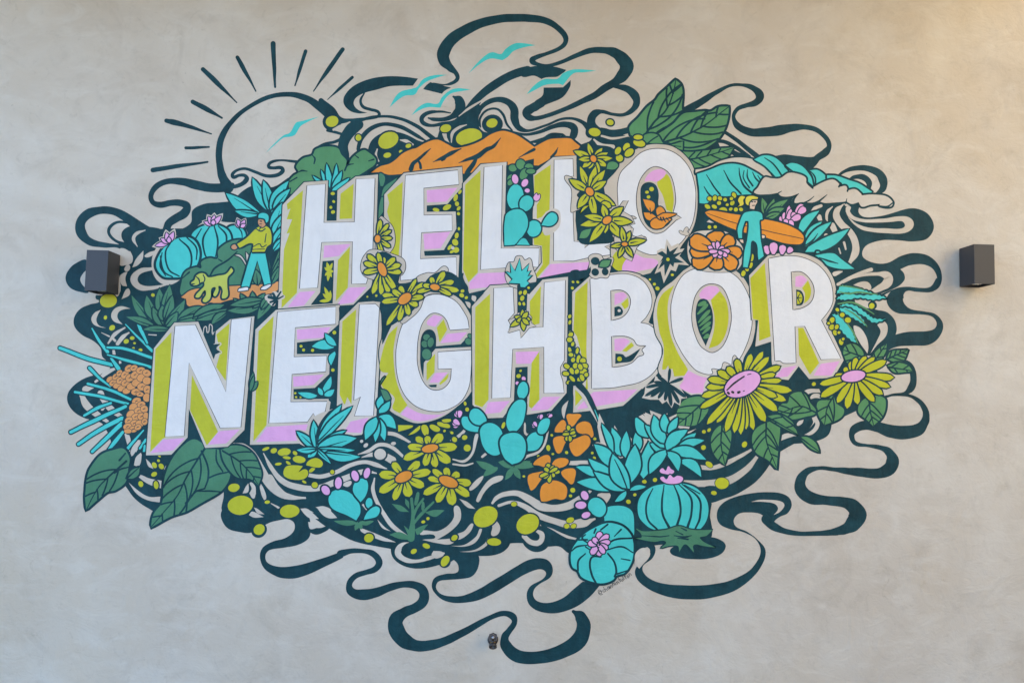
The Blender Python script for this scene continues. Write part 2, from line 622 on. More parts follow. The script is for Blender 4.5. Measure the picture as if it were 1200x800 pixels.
s('K', "130,205,20 210,182,24 245,152,30 235,130,20 200,128,18 168,138,22 162,120,20 190,97,16 240,90,16 300,110,18 360,130,20 420,128,22 455,105,24 450,85,22 400,85,18 374,76,20 388,52,18 450,40,12 520,46,16 560,56,24")

M('cloud_ribbon', 'tall dark cloud loops above the orange mountains')
O(400, 0)
s('K', "540,488,8 600,498,8 650,488,20 680,462,24 670,428,26 640,400,44 602,355,68 598,310,74 640,240,68 720,182,62 820,137,54 920,113,48 1020,106,48 1100,108,45 1200,124,40 1270,165,34 1312,215,32 1310,255,27 1270,290,24 1200,316,21 1140,338,28 1118,358,36 1150,378,22 1210,386,20 1290,365,22 1380,325,27 1460,298,34 1540,295,38 1605,312,58 1650,350,76 1672,390,84 1650,440,72 1600,485,46 1540,520,44 1480,562,38 1400,600,32 1300,645,26 1200,680,24 1140,694,26 1098,688,40 1088,660,56 1120,634,50 1170,605,50")
f('K', "1185,515! 1300,512! 1345,470! 1340,510 1290,575 1190,618 1120,655 1130,600 1180,560")
s('K', "690,695,16 730,650,30 800,575,44 880,510,50 960,460,50 1040,425,50 1090,412,50")
f('K', "1050,405 1100,395 1150,388 1250,392 1318,412! 1270,460! 1178,468! 1130,445 1060,450")
f('K', "450,462! 320,447 180,460 80,500 20,560 15,610 50,650 100,665 155,662! 100,645 72,610 85,575 140,545 210,525 300,505 420,503!")
s('K', "135,548,8 112,590,15 125,625,18 170,643,18 213,655,18 222,675,17 190,692,15 100,700,18 0,716,20")
p('K', "515,480 642,515 598,552 478,524")
s('K', "1600,505,24 1670,520,40 1720,560,50 1730,605,40 1700,650,30 1650,674,20 1590,670,18 1530,655,22 1484,668,46 1464,705,50 1475,745,50 1520,772,40 1600,780,40 1690,762,36")
# scrolls over the mountains
O(380, 110)
s('K', "757,18,12 786,38,56 797,75,62 780,110,50 740,138,28 690,152,24 640,150,22 610,142,10")
s('K', "740,112,8 680,105,14 610,112,22 572,140,26 578,170,26 630,186,18 700,176,22 770,165,30 830,110,40 900,45,40")
f('K', "660,262! 690,190 760,160 830,120 900,60 920,100 890,160 930,220 970,235 830,310 760,325 700,292")
s('K', "905,190,10 892,140,24 925,75,26 1000,36,30 1070,45,38 1112,90,48 1116,150,48 1140,200,34 1200,216,16 1300,185,14 1380,152,14 1450,145,16 1510,165,22 1545,195,34 1560,230,60")
s('K', "915,195,10 912,145,14 950,98,13 1010,90,13 1050,125,16 1070,180,14 1100,215,10")
e('K', 985, 178, 62, 56)
s('K', "1085,216,6 1170,238,16 1260,225,20 1340,192,26 1410,180,34 1462,200,44 1462,240,44 1440,275,26")
s('K', "1190,285,8 1280,272,30 1330,247,34 1390,238,16 1415,252,12")
s('K', "110,260,44 150,190,30 230,150,18 350,132,16 450,148,18 550,195,22 640,262,26")
s('K', "190,375,14 205,300,24 225,250,28 280,200,26 360,178,22 450,195,24 540,245,22 610,285,8")
f('K', "262,380 268,290 320,240 400,222 470,235 540,270 590,300 520,340 440,390 340,420")
s('K', "200,180,60 140,240,60 110,300,60 120,370,60")
s('K', "-20,40,30 40,100,50 85,150,36 130,155,18 200,150,14 300,135,12")
s('K', "20,215,18 90,232,16 112,250,20 60,282,18 0,295,14 -60,330,20")
for st in ("310,325,8 302,360,14 320,395,7", "440,270,5 480,277,20 520,298,10", "745,285,6 750,232,18 790,197,16 832,182,6",
           "703,235,24 712,265,18 737,296,5", "790,132,5 850,85,14 950,25,8", "55,210,14 90,195,22 150,166,6", "150,375,6 160,320,22 215,225,10",
           "175,300,18 190,345,6"):
    s('B', st)
dots('L', "45,162,38,32,-15 200,258,17,19 712,203,32,23,-15 848,255,78,50,-12 983,172,33,26,-15 370,360,23,15,-10 448,338,11,8 494,305,17,12,-15", 6)
e('L', 375, 273, 62, 46, -28, 8)
O(560, 110)
dots('L', "684,225,35,24,10 775,168,20,17,10", 7)
s('B', "725,248,12 790,262,14 890,245,8")
s('B', "680,268,10 720,300,22 790,312,26")

# ------------------------------------------------------------------ ribbons on the left
M('left_ribbon', 'striped dark lobes behind the left wall lamp')
O(70, 160)
s('K', "600,575,60 520,555,52 440,510,60 380,468,52 310,437,44 240,432,44 170,452,56 125,500,56 125,560,60 170,612,44 250,635,32 330,640,20 400,655,40")
s('K', "400,505,14 340,502,15 295,530,20 290,570,18 330,612,16 400,640,30")
f('K', "450,525 400,530 365,560 365,600 400,640 470,690 560,690 640,600 600,545")
f('K', "400,650! 520,560 620,540 760,540! 775,560 760,610 640,700 560,720 545,900 430,900 425,700")
s('B', "500,549,6 450,568,20 432,600,20 455,645,5")
O(70, 280)
f('K', "160,128 90,145 45,190 34,235 60,285 120,310 170,308")
f('B', "160,190 128,215 122,245 150,285 175,285")
f('K', "420,100! 560,60 700,130 700,300 600,500 560,640 545,800 240,800 300,745 250,690 240,640 200,600 130,560 85,510 85,460 120,410 180,382 235,365 212,350 215,330 345,330 345,150 380,140 425,130")
f('B', "350,60 385,58 425,95 424,135 400,150 350,150")
for st in ("240,415! 205,430 185,465 200,500 235,515 272,520! 230,505 215,475 222,445", "415,407! 360,393 320,410 302,450 320,485 367,500! 340,465 345,430 375,412",
           "425,165! 445,120 490,68! 485,120 455,155", "498,105 520,80 557,68! 540,98", "352,220 372,200 398,190! 385,230 395,278! 365,270", "362,352! 385,300 405,292 408,328",
           "385,160 400,150 412,160 405,185 380,185"):
    f('B', st)
s('B', "540,175,18 470,190,30 435,235,42 465,280,34 540,287,22 625,268,8")
for st in ("285,610,10 320,560,22 380,520,10", "340,612,22 370,575,24 405,550,10", "245,548,4 290,570,9", "520,560,5 565,563,7", "315,585,14 325,595,14", "316,655,16 318,672,18", "352,690,10 355,730,14"):
    s('B', st)
dots('L', "285,362,50,40,-10 268,460,10,12 307,520,18,15 547,328,11,10 390,600,16,13,-30 425,580,14,11 438,610,8 430,641,10,7 473,650,12,9", 5)
O(60, 370)
f('K', "300,345 240,350 160,385 105,440 95,500 130,560 200,600 290,625 330,680 390,800 590,800 590,300 400,280")
for st in ("180,465,28 205,520,44 260,570,36 330,620,18", "200,430,36 250,410,24", "290,455,38 300,480,34 350,545,38 410,590,24", "260,385,14 330,330,26 400,300,8",
           "300,545,20 330,505,14", "415,620,10 450,720,28 460,790,8"):
    s('B', st)
s('B', "480,800,30 510,760,20 540,735,8")

M('yucca_plant', 'spray of thin turquoise yucca leaves by the orange protea', C='leaf')
for st in ("52,188,18 200,245,22 355,287,20", "240,75,8 280,145,16 330,210,20", "352,250,14 395,308,24", "330,185,12 420,190,16 590,245,16", "330,228,8 450,262,16 590,302,16",
           "435,50,6 520,135,12 592,205,16", "495,10,8 525,80,20 562,158,12", "225,305,18 285,365,15 345,412,10", "215,398,14 350,435,16 470,492,14", "140,445,14 300,475,16 465,520,14",
           "195,583,14 270,540,18 350,510,14", "115,680,18 270,605,22 435,530,18", "160,750,18 280,670,22 415,600,24", "240,795,16 330,710,22 415,630,24", "335,785,14 375,735,22 420,680,16",
           "410,830,18 470,750,16 540,670,8", "520,775,12 555,725,14", "540,920,10 540,840,20 548,760,12"):
    so('C', st, 7)
M('protea_flower', 'orange scaly protea head left of the first row-two letter', o='scale')
f('K', "325,372 370,335 405,315 470,285 500,283 585,320 585,462 560,470 580,500 565,625 520,668 480,695 440,692 415,650 425,590 445,530 470,480 430,462 395,440 355,405")
SC = ("345,372,16,11,-35 362,392,17,12,-30 380,356,17,12,-40 385,408,17,12,-25 400,335,15,11,-50 405,378,18,13,-35 412,425,17,12,-20 432,345,19,14,-50 436,392,19,14,-30 442,440,17,12,-15 455,308,18,14,-40 462,362,20,15,-35 470,412,20,15,-20 "
      "485,305,16,12,-20 492,345,20,15,-30 500,390,20,16,-20 497,445,20,14,-10 525,320,19,14,0 530,362,20,16,-15 535,415,21,16,0 560,335,18,14,20 562,380,18,16,0 564,432,16,18,0 520,458,16,10,0 "
      "560,478,16,18,0 500,500,20,15,-30 528,520,18,14,-20 480,535,19,15,-40 512,556,20,15,-20 546,545,16,15,0 465,575,19,14,-45 497,592,20,15,-25 532,590,18,15,-10 556,585,12,15,0 455,612,18,14,-40 487,630,19,14,-25 520,630,18,14,-10 448,648,18,14,-20 480,664,18,13,-10 450,674,16,10,0 508,652,15,11,-20 548,620,12,14,10")
for v, c in parse(SC):
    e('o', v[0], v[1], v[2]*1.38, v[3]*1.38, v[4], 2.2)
for i_, (v, c) in enumerate(parse(SC)):
    if i_ % 3:
        s('K', f"{v[0]-7},{v[1]+3},3 {v[0]},{v[1]-2},4 {v[0]+7},{v[1]-3},2")

# ------------------------------------------------------------------ ribbons on the right
M('right_ribbon', 'dark winding ribbons at the right edge of the mural')
O(800, 80)
s('K', "0,255,40 60,225,44 120,190,40 200,140,26 270,105,18 340,98,18 410,115,32 452,160,50 430,200,40 370,220,26 320,240,24 298,285,22 325,340,40 400,375,46 480,375,54 560,365,62 640,350,46 720,345,30 790,365,28 840,410,28 858,455,28 840,490,44 790,525,40 740,575,16")
f('K', "540,515! 600,505 680,515 760,520 830,490! 790,560 745,605! 680,570 600,560")
s('K', "170,430,20 240,430,22 320,470,24 390,520,22")
s('K', "240,370,20 320,425,24 440,520,32")
s('K', "270,480,30 330,510,30 400,530,20")
O(900, 190)
s('K', "400,90,12 440,60,18 500,38,28 570,35,34 640,60,44 672,100,52 675,150,40 640,185,22")
s('K', "470,105,10 510,88,24 560,90,36 592,120,36 590,155,26")
f('K', "450,260! 480,255! 545,240! 530,290 560,320 640,320 740,295 840,270 920,290 965,345 968,400 930,450 860,465 760,458 670,458 590,480 555,520 560,560 620,590 700,590 780,550 850,532 930,545 990,590 1018,660 1005,730 950,760 880,755 820,750 795,770 790,800 700,800 720,770 780,730! 600,800 400,740 380,640 480,640 500,600 530,560 530,480 480,400 440,330")
f('K', "290,225! 450,250 480,400 540,480 535,560 480,640 380,650 300,600 270,320")
f('B', "775,628! 830,605 900,598 960,620 988,670 985,720 940,738 870,735 800,730 720,750 640,780 750,735 800,690 798,655")
f('B', "455,290! 470,320 520,345 620,355 720,350 780,345 800,360 800,380 770,390 680,388 600,385 520,360 470,325 540,390 620,410 720,418 800,415 845,390 852,350 820,322 760,318 680,330 580,335 510,320 480,290 485,262 460,262")
for st in ("440,250,8 405,285,34 402,320,40 430,365,40 480,410,38 510,470,40 512,530,44 478,590,20", "378,262,6 350,290,18 344,330,14 350,350,4", "310,255,18 275,270,20 255,290,10", "300,320,28 310,350,20", "375,370,34 400,420,30", "340,430,24 370,450,14",
           "445,470,14 455,510,10", "415,505,8 425,535,8", "605,630,22 540,650,20 470,685,22 410,715,18", "390,655,26 430,640,14"):
    s('B', st)
s('B', "470,690,4 540,665,14 640,655,20 700,668,50 700,705,56 660,735,40 600,760,24 540,772,10")
f('B', "500,720! 540,702 580,700 602,722 600,745 570,752! 560,740")
O(900, 330)
f('K', "1005,-20! 1000,15 965,58 870,60 812,55 790,90 800,130 840,160 920,175 980,190 1020,230 1024,280 990,340 930,372 850,375 770,378 720,395 690,420! 745,310! 780,300 850,292 920,290 975,275 988,240 960,205 900,192 830,190 760,185 710,150 695,100 730,50 790,30 880,36 950,30 985,-20!")
f('K', "560,150 640,165 700,180 745,230 750,300 700,400 640,430 560,420 500,260")
f('B', "500,262 540,270 575,320 588,380 582,420! 540,360")
f('B', "600,420! 640,340 660,290 640,240 680,232 700,260 690,320 640,370")
f('B', "560,135 580,115 600,112 620,125 640,150 580,155")
e('K', 612, 138, 26)
e('L', 608, 142, 15, 18, 30)
s('K', "700,420,40 760,460,40 830,490,36 852,560,38 840,620,44 800,655,22 740,660,14 690,675,14")
s('K', "690,670,10 760,662,14 830,668,18 890,705,28 925,760,36 928,800,38")
O(880, 450)
s('K', "1025,160,36 1027,185,40 1018,220,50 980,265,72 900,283,80 820,275,76 740,250,62 670,240,54 610,260,50 590,300,32 610,345,26 680,358,18 760,372,28 810,400,50 830,450,76 810,495,76 740,522,60 640,515,52 560,507,40 480,498,24 400,490,22 330,510,40 292,560,60 295,620,72 350,665,70 440,680,54 540,690,60 600,716,82 624,765,108 598,815,92 550,848,62 500,862,46")
O(740, 550)
s('K', "1205,362,46 1160,368,36 1100,372,29 1000,375,26 900,360,34 830,330,50 790,290,60")
f('K', "500,280 510,225 560,180 640,150 760,132 860,135 920,160 938,210 915,255 870,275 840,300 830,330! 800,310 760,262 690,250 630,258 600,295 615,335 680,365 740,410 785,470 770,550 700,640 600,710 470,750 340,760 220,745 110,705 40,650 20,595 50,545 100,500 108,470 90,452 40,450 60,430 130,440 140,475 120,520 70,560 68,595 110,640 200,668 340,677 480,670 600,640 690,590 745,520 755,460 720,400 650,365 570,345 520,320")
f('B', "700,188! 760,176 840,178 885,190 895,212 870,245 832,265! 858,230 845,203 800,190")
f('K', "225,480 260,440 350,400 470,395 535,420 552,450 530,490 460,518 370,525 280,512")
O(740, 440)
s('B', "390,535,26 470,540,24 560,510,28 640,470,22 700,435,14")
s('B', "310,635,46 420,635,46 520,625,44 610,590,34 690,530,30 735,475,20")
f('B', "1060,240 1085,245 1100,280 1075,330 1030,350 980,355! 1040,310 1065,275")
f('B', "970,290 985,262 1010,255! 1000,280")
f('B', "865,388! 880,350 930,335 985,340 960,360 900,372")
f('K', "860,440! 850,400 880,380 960,350 1040,310 1110,240 1160,250 1172,290 1150,350 1080,385 1000,395 920,405")
s('B', "1075,245,26 1090,285,24 1060,330,22 1010,352,10")
s('B', "865,385,6 900,352,18 970,345,14")
f('K', "420,655 540,647 620,612 690,556 745,492 800,470 820,500 740,610 660,670 560,715 430,738")

M('lower_ribbon', 'dark winding ribbons along the bottom of the mural')
O(240, 560)
f('K', "130,60 160,130 105,180 95,230 130,290 200,315 270,318 380,260 440,245 490,240 525,265 520,310 470,350 400,370 340,405 322,460 350,530 420,575 490,588 560,580 680,530 790,475 810,465! 815,424! 700,465 600,495 500,517 420,515 365,490 355,450 380,420 460,408 560,385 610,350 620,300 600,190 500,100")
O(400, 630)
s('K', "-5,92,42 60,76,30 130,76,26 190,95,36 222,140,40 200,180,36 140,202,30 80,225,32 46,270,34 60,315,50 130,332,64 200,320,56 280,290,44 360,272,38 430,275,44 480,310,56 478,370,60 430,410,54 370,435,60 320,480,84 325,540,96 370,600,90 440,630,66 520,628,60 600,605,50 700,560,44 800,505,36 880,462,28 950,441,32 1005,460,40 1015,495,32 985,540,34 958,580,44 965,630,66 1020,685,76 1100,702,72 1200,692,76 1300,660,84 1390,600,96 1420,520,84 1400,460,70 1360,430,20")
f('K', "700,80! 800,100 805,160 770,220 700,240 620,245 570,255 555,290 580,325 640,340 720,335 820,290 920,230 1020,170 1090,130 1150,118 1210,130 1240,180 1225,230 1160,270 1130,300 1125,340 1150,370 1220,378 1300,350 1360,300 1415,255! 1520,270! 1450,350 1350,415 1250,440 1160,430 1100,390 1086,330 1110,280 1180,240 1200,210 1185,188 1150,184 1080,210 980,270 880,330 780,370 680,380 600,365 545,320 530,275 550,230 610,210 680,200 685,160 660,130 640,130!")
f('K', "290,60 300,110 340,150 420,178 500,175 580,155 640,140 700,100 800,105 880,102 950,80 990,30 990,-40 300,0")
e('K', 605, 140, 36, 36)
s('B', "415,32,16 350,50,36 332,90,36 370,125,28 430,135,24 520,115,22 600,90,12")
e('K', 430, 75, 78, 52, 5)
dots('L', "424,78,19,14 497,46,23,14,20 608,135,22,34,30")
O(240, 560)
e('K', 318, 305, 48, 42, -30)
f('K', "610,300 680,290 730,285 690,320 640,328")
for st in ("560,178! 600,178 640,210 668,238! 620,235 585,210", "655,170! 715,175 750,205 775,232! 730,235 690,215", "605,255! 650,262 690,272! 640,295 615,295", "258,215! 280,195 345,228! 290,230", "288,172! 310,180 350,212! 310,205",
           "222,90! 240,50 255,30! 255,80", "262,90! 275,60 265,25 295,45 300,90! 285,120", "322,20! 345,60 360,110 350,130 325,70", "375,140! 400,150 440,170 430,178!"):
    f('B', st)
s('B', "380,0,44 420,60,40 480,105,36 590,118,6")
dots('L', "170,55,34,24,-8 208,158,74,56,-8 318,300,34,30,-35 497,193,58,38,-5 645,40,20,17 366,139,16,10 963,352,27,22", 6)
O(240, 440)
s('B', "170,400,14 230,410,22 290,470,34 345,580,50 400,660,44 470,705,34 590,712,5")
s('B', "345,455,6 390,540,24 460,620,34 560,655,36 650,660,34 760,625,36 860,585,34 940,560,28 1005,570,8")
s('B', "600,580,22 680,590,24 770,565,24 850,525,24 940,505,22 1000,520,26 1065,545,8")
s('B', "900,460,5 960,440,20 1020,405,22 1090,415,22 1160,470,16")
s('B', "1060,335,22 1120,345,22 1200,390,14")
s('B', "920,478,6 990,460,26 1050,470,40 1100,495,44")
e('B', 1027, 460, 34, 32, 0, 8)
dots('B', "918,383,10,9 943,407,15,11,-40 1105,396,15,10,-10", 3)
s('B', "995,600,8 985,670,22 1020,760,22 1100,880,26 1200,950,14")
for st in ("565,790! 585,775 620,790 640,800!", "650,770! 700,765 740,790 700,800", "860,620 840,650 800,640! 830,620"):
    f('B', st)
dots('L', "358,428,22,9 405,438,19,15,-20 465,447,38,22,-8 480,480,24,9 528,453,15,11 553,490,38,21 430,516,20,8 490,512,18,8 628,550,22,10 583,622,14,7 645,640,18,18", 4)
f('L', "462,560 480,530 540,525 575,530! 548,565! 590,548 605,575 580,605 520,608 470,590", 4)
f('L', "595,520 620,490 660,483 690,510 680,535 640,535! 615,528", 4)
dots('L', "748,564,12,13", 4)

O(400, 490)
f('B', "660,520 680,510 700,540 695,600 640,660 560,710! 660,700 700,690! 640,735 560,730 475,710! 550,690 460,670 560,660 620,630 660,580")
f('B', "690,470! 740,490 785,530! 740,520")
f('B', "640,745! 720,740 790,690 820,640 815,680 780,730 720,750")
f('B', "690,780! 780,770 840,730 860,705 850,745 780,780")
f('B', "660,690 720,660 760,615 775,620 750,670 690,710")
f('B', "885,600 910,600 930,640 915,680 880,685 885,640")
f('B', "790,480 830,400 880,350 945,335 940,360 880,390 840,430 805,490")
f('B', "750,420 770,380 830,335 825,360 780,410")
s('B', "655,240,8 720,250,16 770,200,14 790,110,22 800,85,18")
s('B', "655,268,10 720,275,12 770,262,8")
s('B', "640,128,6 700,95,20 730,60,14")
s('B', "825,225,14 855,200,16")
f('B', "110,650 150,655 240,690 320,725! 240,715 150,680")
f('B', "210,590! 260,640 290,660! 240,640")
f('B', "190,590! 150,540 120,505! 130,500 190,560")
f('B', "540,775! 600,790 560,820 530,800")
dots('L', "663,123,14,16 722,112,16,14 738,173,21,20 605,75,10 645,80,11,9 480,606,12,9 507,586,10 663,698,20,16 162,700,28,25 1015,500,17,14 845,575,75,58,-30 1092,615,66,52,-30", 7)
e('L', 895, 723, 42, 22, 5, 4)
O(580, 500)
s('B', "-15,445,14 10,415,24 60,393,28 130,388,32 200,422,42 270,465,50 340,475,40 430,462,44 500,420,40 560,375,16")
s('B', "22,460,16 100,440,18 170,462,30 250,515,36 340,548,36 430,570,40 520,560,54 585,538,12")
f('B', "430,200! 570,198 560,215 435,222")
f('B', "610,390 675,390 650,455! 600,405")
s('B', "265,573,6 340,610,22 420,645,24 480,664,26")
s('K', "155,620,20 190,690,34 250,715,36 300,680,40 290,620,40 240,590,30")
s('B', "170,640,26 210,675,30 260,675,32 275,630,30 240,605,18")
e('K', 228, 635, 36, 24, 30)
f('K', "260,560! 330,600 420,650 480,670 450,720! 380,690 320,655")
dots('L', "112,452,17,14 440,545,23,16 421,580,16 461,580,17,13 455,370,15 443,404,10 420,150,10 312,122,15,17 332,48,7 340,158,8 255,172,9,7 170,290,8 585,70,10 570,152,8 584,180,10,7 872,320,14 938,310,13 820,397,12,10 783,438,14,12", 3)
e('L', 192, 568, 70, 56, -32, 7)
O(740, 440)
dots('L', "455,520,23,15 530,630,40,34 482,686,17,12 422,420,15,14 425,328,11 455,318,9,12 662,402,15,18 1068,48,11 75,620,14,11 138,610,13,12 20,697,10", 3)

# ------------------------------------------------------------------ mountains, birds, hills
M('mountain', 'orange mountain range behind the upper row of letters', O='mountain_side')
O(380, 110)
f('O', "275,462! 330,425 380,410 420,385 460,350 510,325 540,318 590,290 660,268 720,295 770,318 840,305 920,275 980,235 1040,218 1100,230 1160,260 1230,312! 1280,285 1330,265 1440,262 1470,285 1512,320! 1480,372! 1340,372! 1255,420! 1100,420 800,470 470,470 380,474 330,462", 10)
for st in ("622,322,4 585,355,12 550,385,15 520,410,19 508,442,22", "545,385,8 562,410,12 566,434,13", "802,323,5 740,350,19 690,377,15 638,401,3", "1032,260,4 990,310,16 950,328,20 900,365,23 840,385,14 788,406,3", "900,362,10 872,415,20 840,460,22 820,500,10", "715,372,4 690,388,12 705,385,4",
           "1142,374,3 1200,345,7", "1370,315,3 1355,345,11 1330,372,12", "1140,375,4 1230,325,14", "720,370,3 700,385,10", "855,430,3 840,470,8"):
    s('K', st)
BIRDS = [((400, 0), "745,432! 800,365 860,315 890,308 935,318 960,290 1000,262 1040,253 1140,265! 1070,280 1010,300 975,335 945,355! 875,345 820,370"),
         ((400, 0), "620,440! 540,442 480,465 445,510 415,520 355,535 320,565 283,630! 345,578 380,560 430,555 455,520 500,480 540,462"),
         ((400, 0), "412,677! 450,630 500,605 565,608 590,570 640,530 690,518 758,525! 690,538 640,552 605,585 580,632! 510,630 460,645"),
         ((600, 0), "85,553! 130,500 190,465 265,462 300,430 370,407 495,415! 420,425 370,428 340,450 300,500! 270,492 195,500 140,525"),
         ((160, 0), "755,900! 800,850 860,795 900,778 935,720 970,710 1070,685! 1000,717 960,742 930,790 905,802 860,808 810,850")]
BIRD_GAP = {1: "620,440,4 540,452,36 480,480,54 440,525,56 360,548,46 283,630,4", 2: "758,525,4 690,528,36 620,555,52 575,620,52 500,617,44 412,677,4", 3: "495,415,4 370,417,38 310,455,56 270,478,58 190,482,46 85,553,4"}
for i, (og, st) in enumerate(BIRDS):
    M('bird', None, C='bird')
    O(*og)
    if i in BIRD_GAP:
        s('B', BIRD_GAP[i])
    f('C', st)
M('hill_bush', 'rounded green bushes left of the mountains', G='bush')
O(240, 180)
f('G', "498,235! 495,165 520,130 548,108 535,75 575,30 630,10 650,-25 720,-40 780,-30 800,5 830,40 830,75 860,30 900,-5 935,-20 960,-5 1000,30 998,62 960,92 900,130 800,200 700,210 560,250", 10)
for st in ("630,10,4 645,30,8 640,60,6", "545,110,4 570,100,8 600,105,4", "820,100,8 835,70,8 870,60,4", "960,45,4 990,35,8", "880,10,4 900,25,6", "500,165,6 540,140,6"):
    s('K', st)
M('side_leaf', None, G='leaf')
O(380, 110)
for st in ("330,540! 320,480 330,465 355,490 345,540", "318,730! 325,640 355,590 362,640 345,690", "335,600! 350,550 400,510 430,490! 400,540 365,590"):
    f('g', st, 6, name='leaf')

# ------------------------------------------------------------------ walker with a dog
M('agave_plant', 'turquoise agave leaves behind the walking figure', C='leaf')
O(240, 180)
blades('C', 385, 340, "280,143,66,-8 343,158,60,6 492,162,62,-14 500,208,46,-6,400,330 125,233,78,-14,315,350 178,337,40,-8,315,355", 8, rib=True)
blades('C', 398, 480, "452,288,60,-10 465,350,46,-6,395,500 472,420,44,-4,395,540 462,490,36,0,400,570", 8, rib=True)
M('barrel_cactus', 'two ribbed turquoise barrel cacti with pink flowers at far left', C='cactus_body', P='flower_petal', B='pale_rim')
O(70, 160)
f('B', "560,830 540,720 575,640 650,590 700,580 770,585 800,530 870,490 960,500 1040,510 1100,560 1090,640 900,720 760,800 640,870")
f('C', "985,540 1030,522 1075,545 1090,590 1060,620 1000,610", 10)
f('C', "770,590 800,545 860,518 930,520 985,550 1005,610 985,680 930,720 850,740 800,700", 10)
f('C', "566,760 585,690 640,625 720,590 790,610 818,680 800,760 740,815 660,825 600,815", 12)
for st in ("590,700,6 610,790,8 660,822,6", "650,620,6 620,680,8 640,780,8 700,818,6", "700,600,6 760,660,9 770,750,9 730,815,6", "745,592,6 800,650,8 800,720,6", "600,680,5 590,760,8 620,815,5",
           "880,525,6 840,600,9 850,690,8 870,720,4", "905,525,6 925,600,9 920,680,8 910,710,4", "930,525,6 975,580,9 970,660,7", "830,540,5 795,600,7", "1040,525,4 1065,560,6 1070,600,4"):
    s('K', st)
def lily(cx, cy, st, o=5):
    for v, c in parse(st):
        f('B', shape(cx, cy, cx + (v[0]-cx)*1.25, cy + (v[1]-cy)*1.3, v[2]*1.7, 0, 'blade'), 0, name='pale_rim')
    for v, c in parse(st):
        f('P', shape(cx, cy, v[0], v[1], v[2], 0, 'blade'), o, name='flower_petal')
lily(640, 622, "560,640,26 592,600,26 625,562,30 668,558,28 640,590,22")
lily(900, 518, "845,500,24 870,470,28 905,462,28 945,465,26 900,490,24")
lily(1060, 530, "1030,510,20 1042,487,22 1085,490,22 1088,515,20")
M('green_bush', 'rounded green bush behind the lime dog', g='bush')
O(70, 280)
f('g', "715,330 715,250 740,190 800,165 830,170 830,135 880,112 925,115 930,65 980,25 1040,5 1100,10 1190,30 1190,275 960,290 800,320", 9)
for st in ("880,215,8 910,170,9 990,120,8 1040,75,5", "720,230,5 760,195,8", "930,118,5 950,130,7"):
    s('K', st)
for st in ("1025,95! 1060,110 1095,160! 1085,130 1055,95", "1090,75! 1112,110 1105,160! 1095,120"):
    f('B', st, 5)
M('dirt_path', 'orange path under the walker and dog', o='path')
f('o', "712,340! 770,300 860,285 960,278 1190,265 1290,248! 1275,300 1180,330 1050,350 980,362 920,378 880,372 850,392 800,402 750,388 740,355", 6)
M('dog', 'lime dog on the orange path', l='dog_body')
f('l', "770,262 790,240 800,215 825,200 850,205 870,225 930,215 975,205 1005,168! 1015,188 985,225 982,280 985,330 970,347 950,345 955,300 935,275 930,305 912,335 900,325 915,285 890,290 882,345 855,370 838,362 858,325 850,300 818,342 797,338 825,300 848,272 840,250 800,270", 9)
for st in ("800,220,5 815,235,7 820,260,5", "840,210,5 850,235,6 840,260,5", "775,265,7 790,262,4"):
    s('K', st)
M('fern_bush', 'green leaves behind the walking figure legs', g='leaf')
O(240, 180)
blades('g', 380, 760, "450,540,46,10 450,600,40,6,390,740 440,660,40,4,390,760 365,600,40,-6,375,720 330,690,36,-4,370,770 300,680,50,0,310,770", 6, rib=True)
M('walking_figure', 'figure in lime hoodie and turquoise hat and trousers', L='hoodie', C='trousers', S='skin', W='shoe')
O(240, 180)
f('S', "160,540 175,532 190,535 188,555 170,562 157,552", 6)
f('C', "272,580! 354,578! 372,680 388,765! 352,772! 308,625! 258,785! 214,778! 250,660", 9)
f('W', "213,788 250,783 255,798! 230,802 195,805! 200,792", 5)
f('W', "345,778 385,765 385,775 355,795 328,795! 335,785", 5)
f('L', "300,440 325,425 360,425 385,450 388,525 365,545 352,575! 278,575! 278,525 205,552! 190,530! 250,490", 9)
f('S', "318,378! 350,378 362,395 350,425 330,430 318,418 312,400", 5)
f('C', "313,375! 318,355 345,348 370,362 372,395 360,405! 350,382", 7, name='hat')
for st in ("300,440,5 330,455,6 355,440,5", "330,425,4 322,445,5", "285,545,4 320,530,5 335,548,5 360,535,4", "275,562,4 350,560,4", "360,470,4 352,520,5", "325,395,6 332,396,6", "322,412,4 335,412,3"):
    s('K', st)
M('fern_bush', 'dark green leafy undergrowth below the path and letters', g='leaf')
O(70, 280)
blades('g', 610, 515, "420,330,50,-10,540,500 510,330,60,-10,560,480 585,290,60,0,590,450 645,270,60,10,600,440 390,455,40,6,560,515 545,400,50,-6 600,390,55,0,610,480 660,330,56,8,615,470 735,355,60,14 690,430,50,8,620,510 490,530,36,4,640,530", 7, rib=True)
blades('g', 690, 480, "830,395,50,-8 900,430,50,8 965,385,60,-6,780,460 980,410,50,8,800,470 890,500,40,10,980,430 1020,350,36,0,1100,420 1060,320,44,0,1120,420 1130,310,44,0,1140,410 985,420,50,-10,1180,390 1200,320,44,4,1130,400 1000,390,50,4,1190,360 1160,470,60,10,1260,340 1230,330,40,0,1180,410", 7, rib=True)
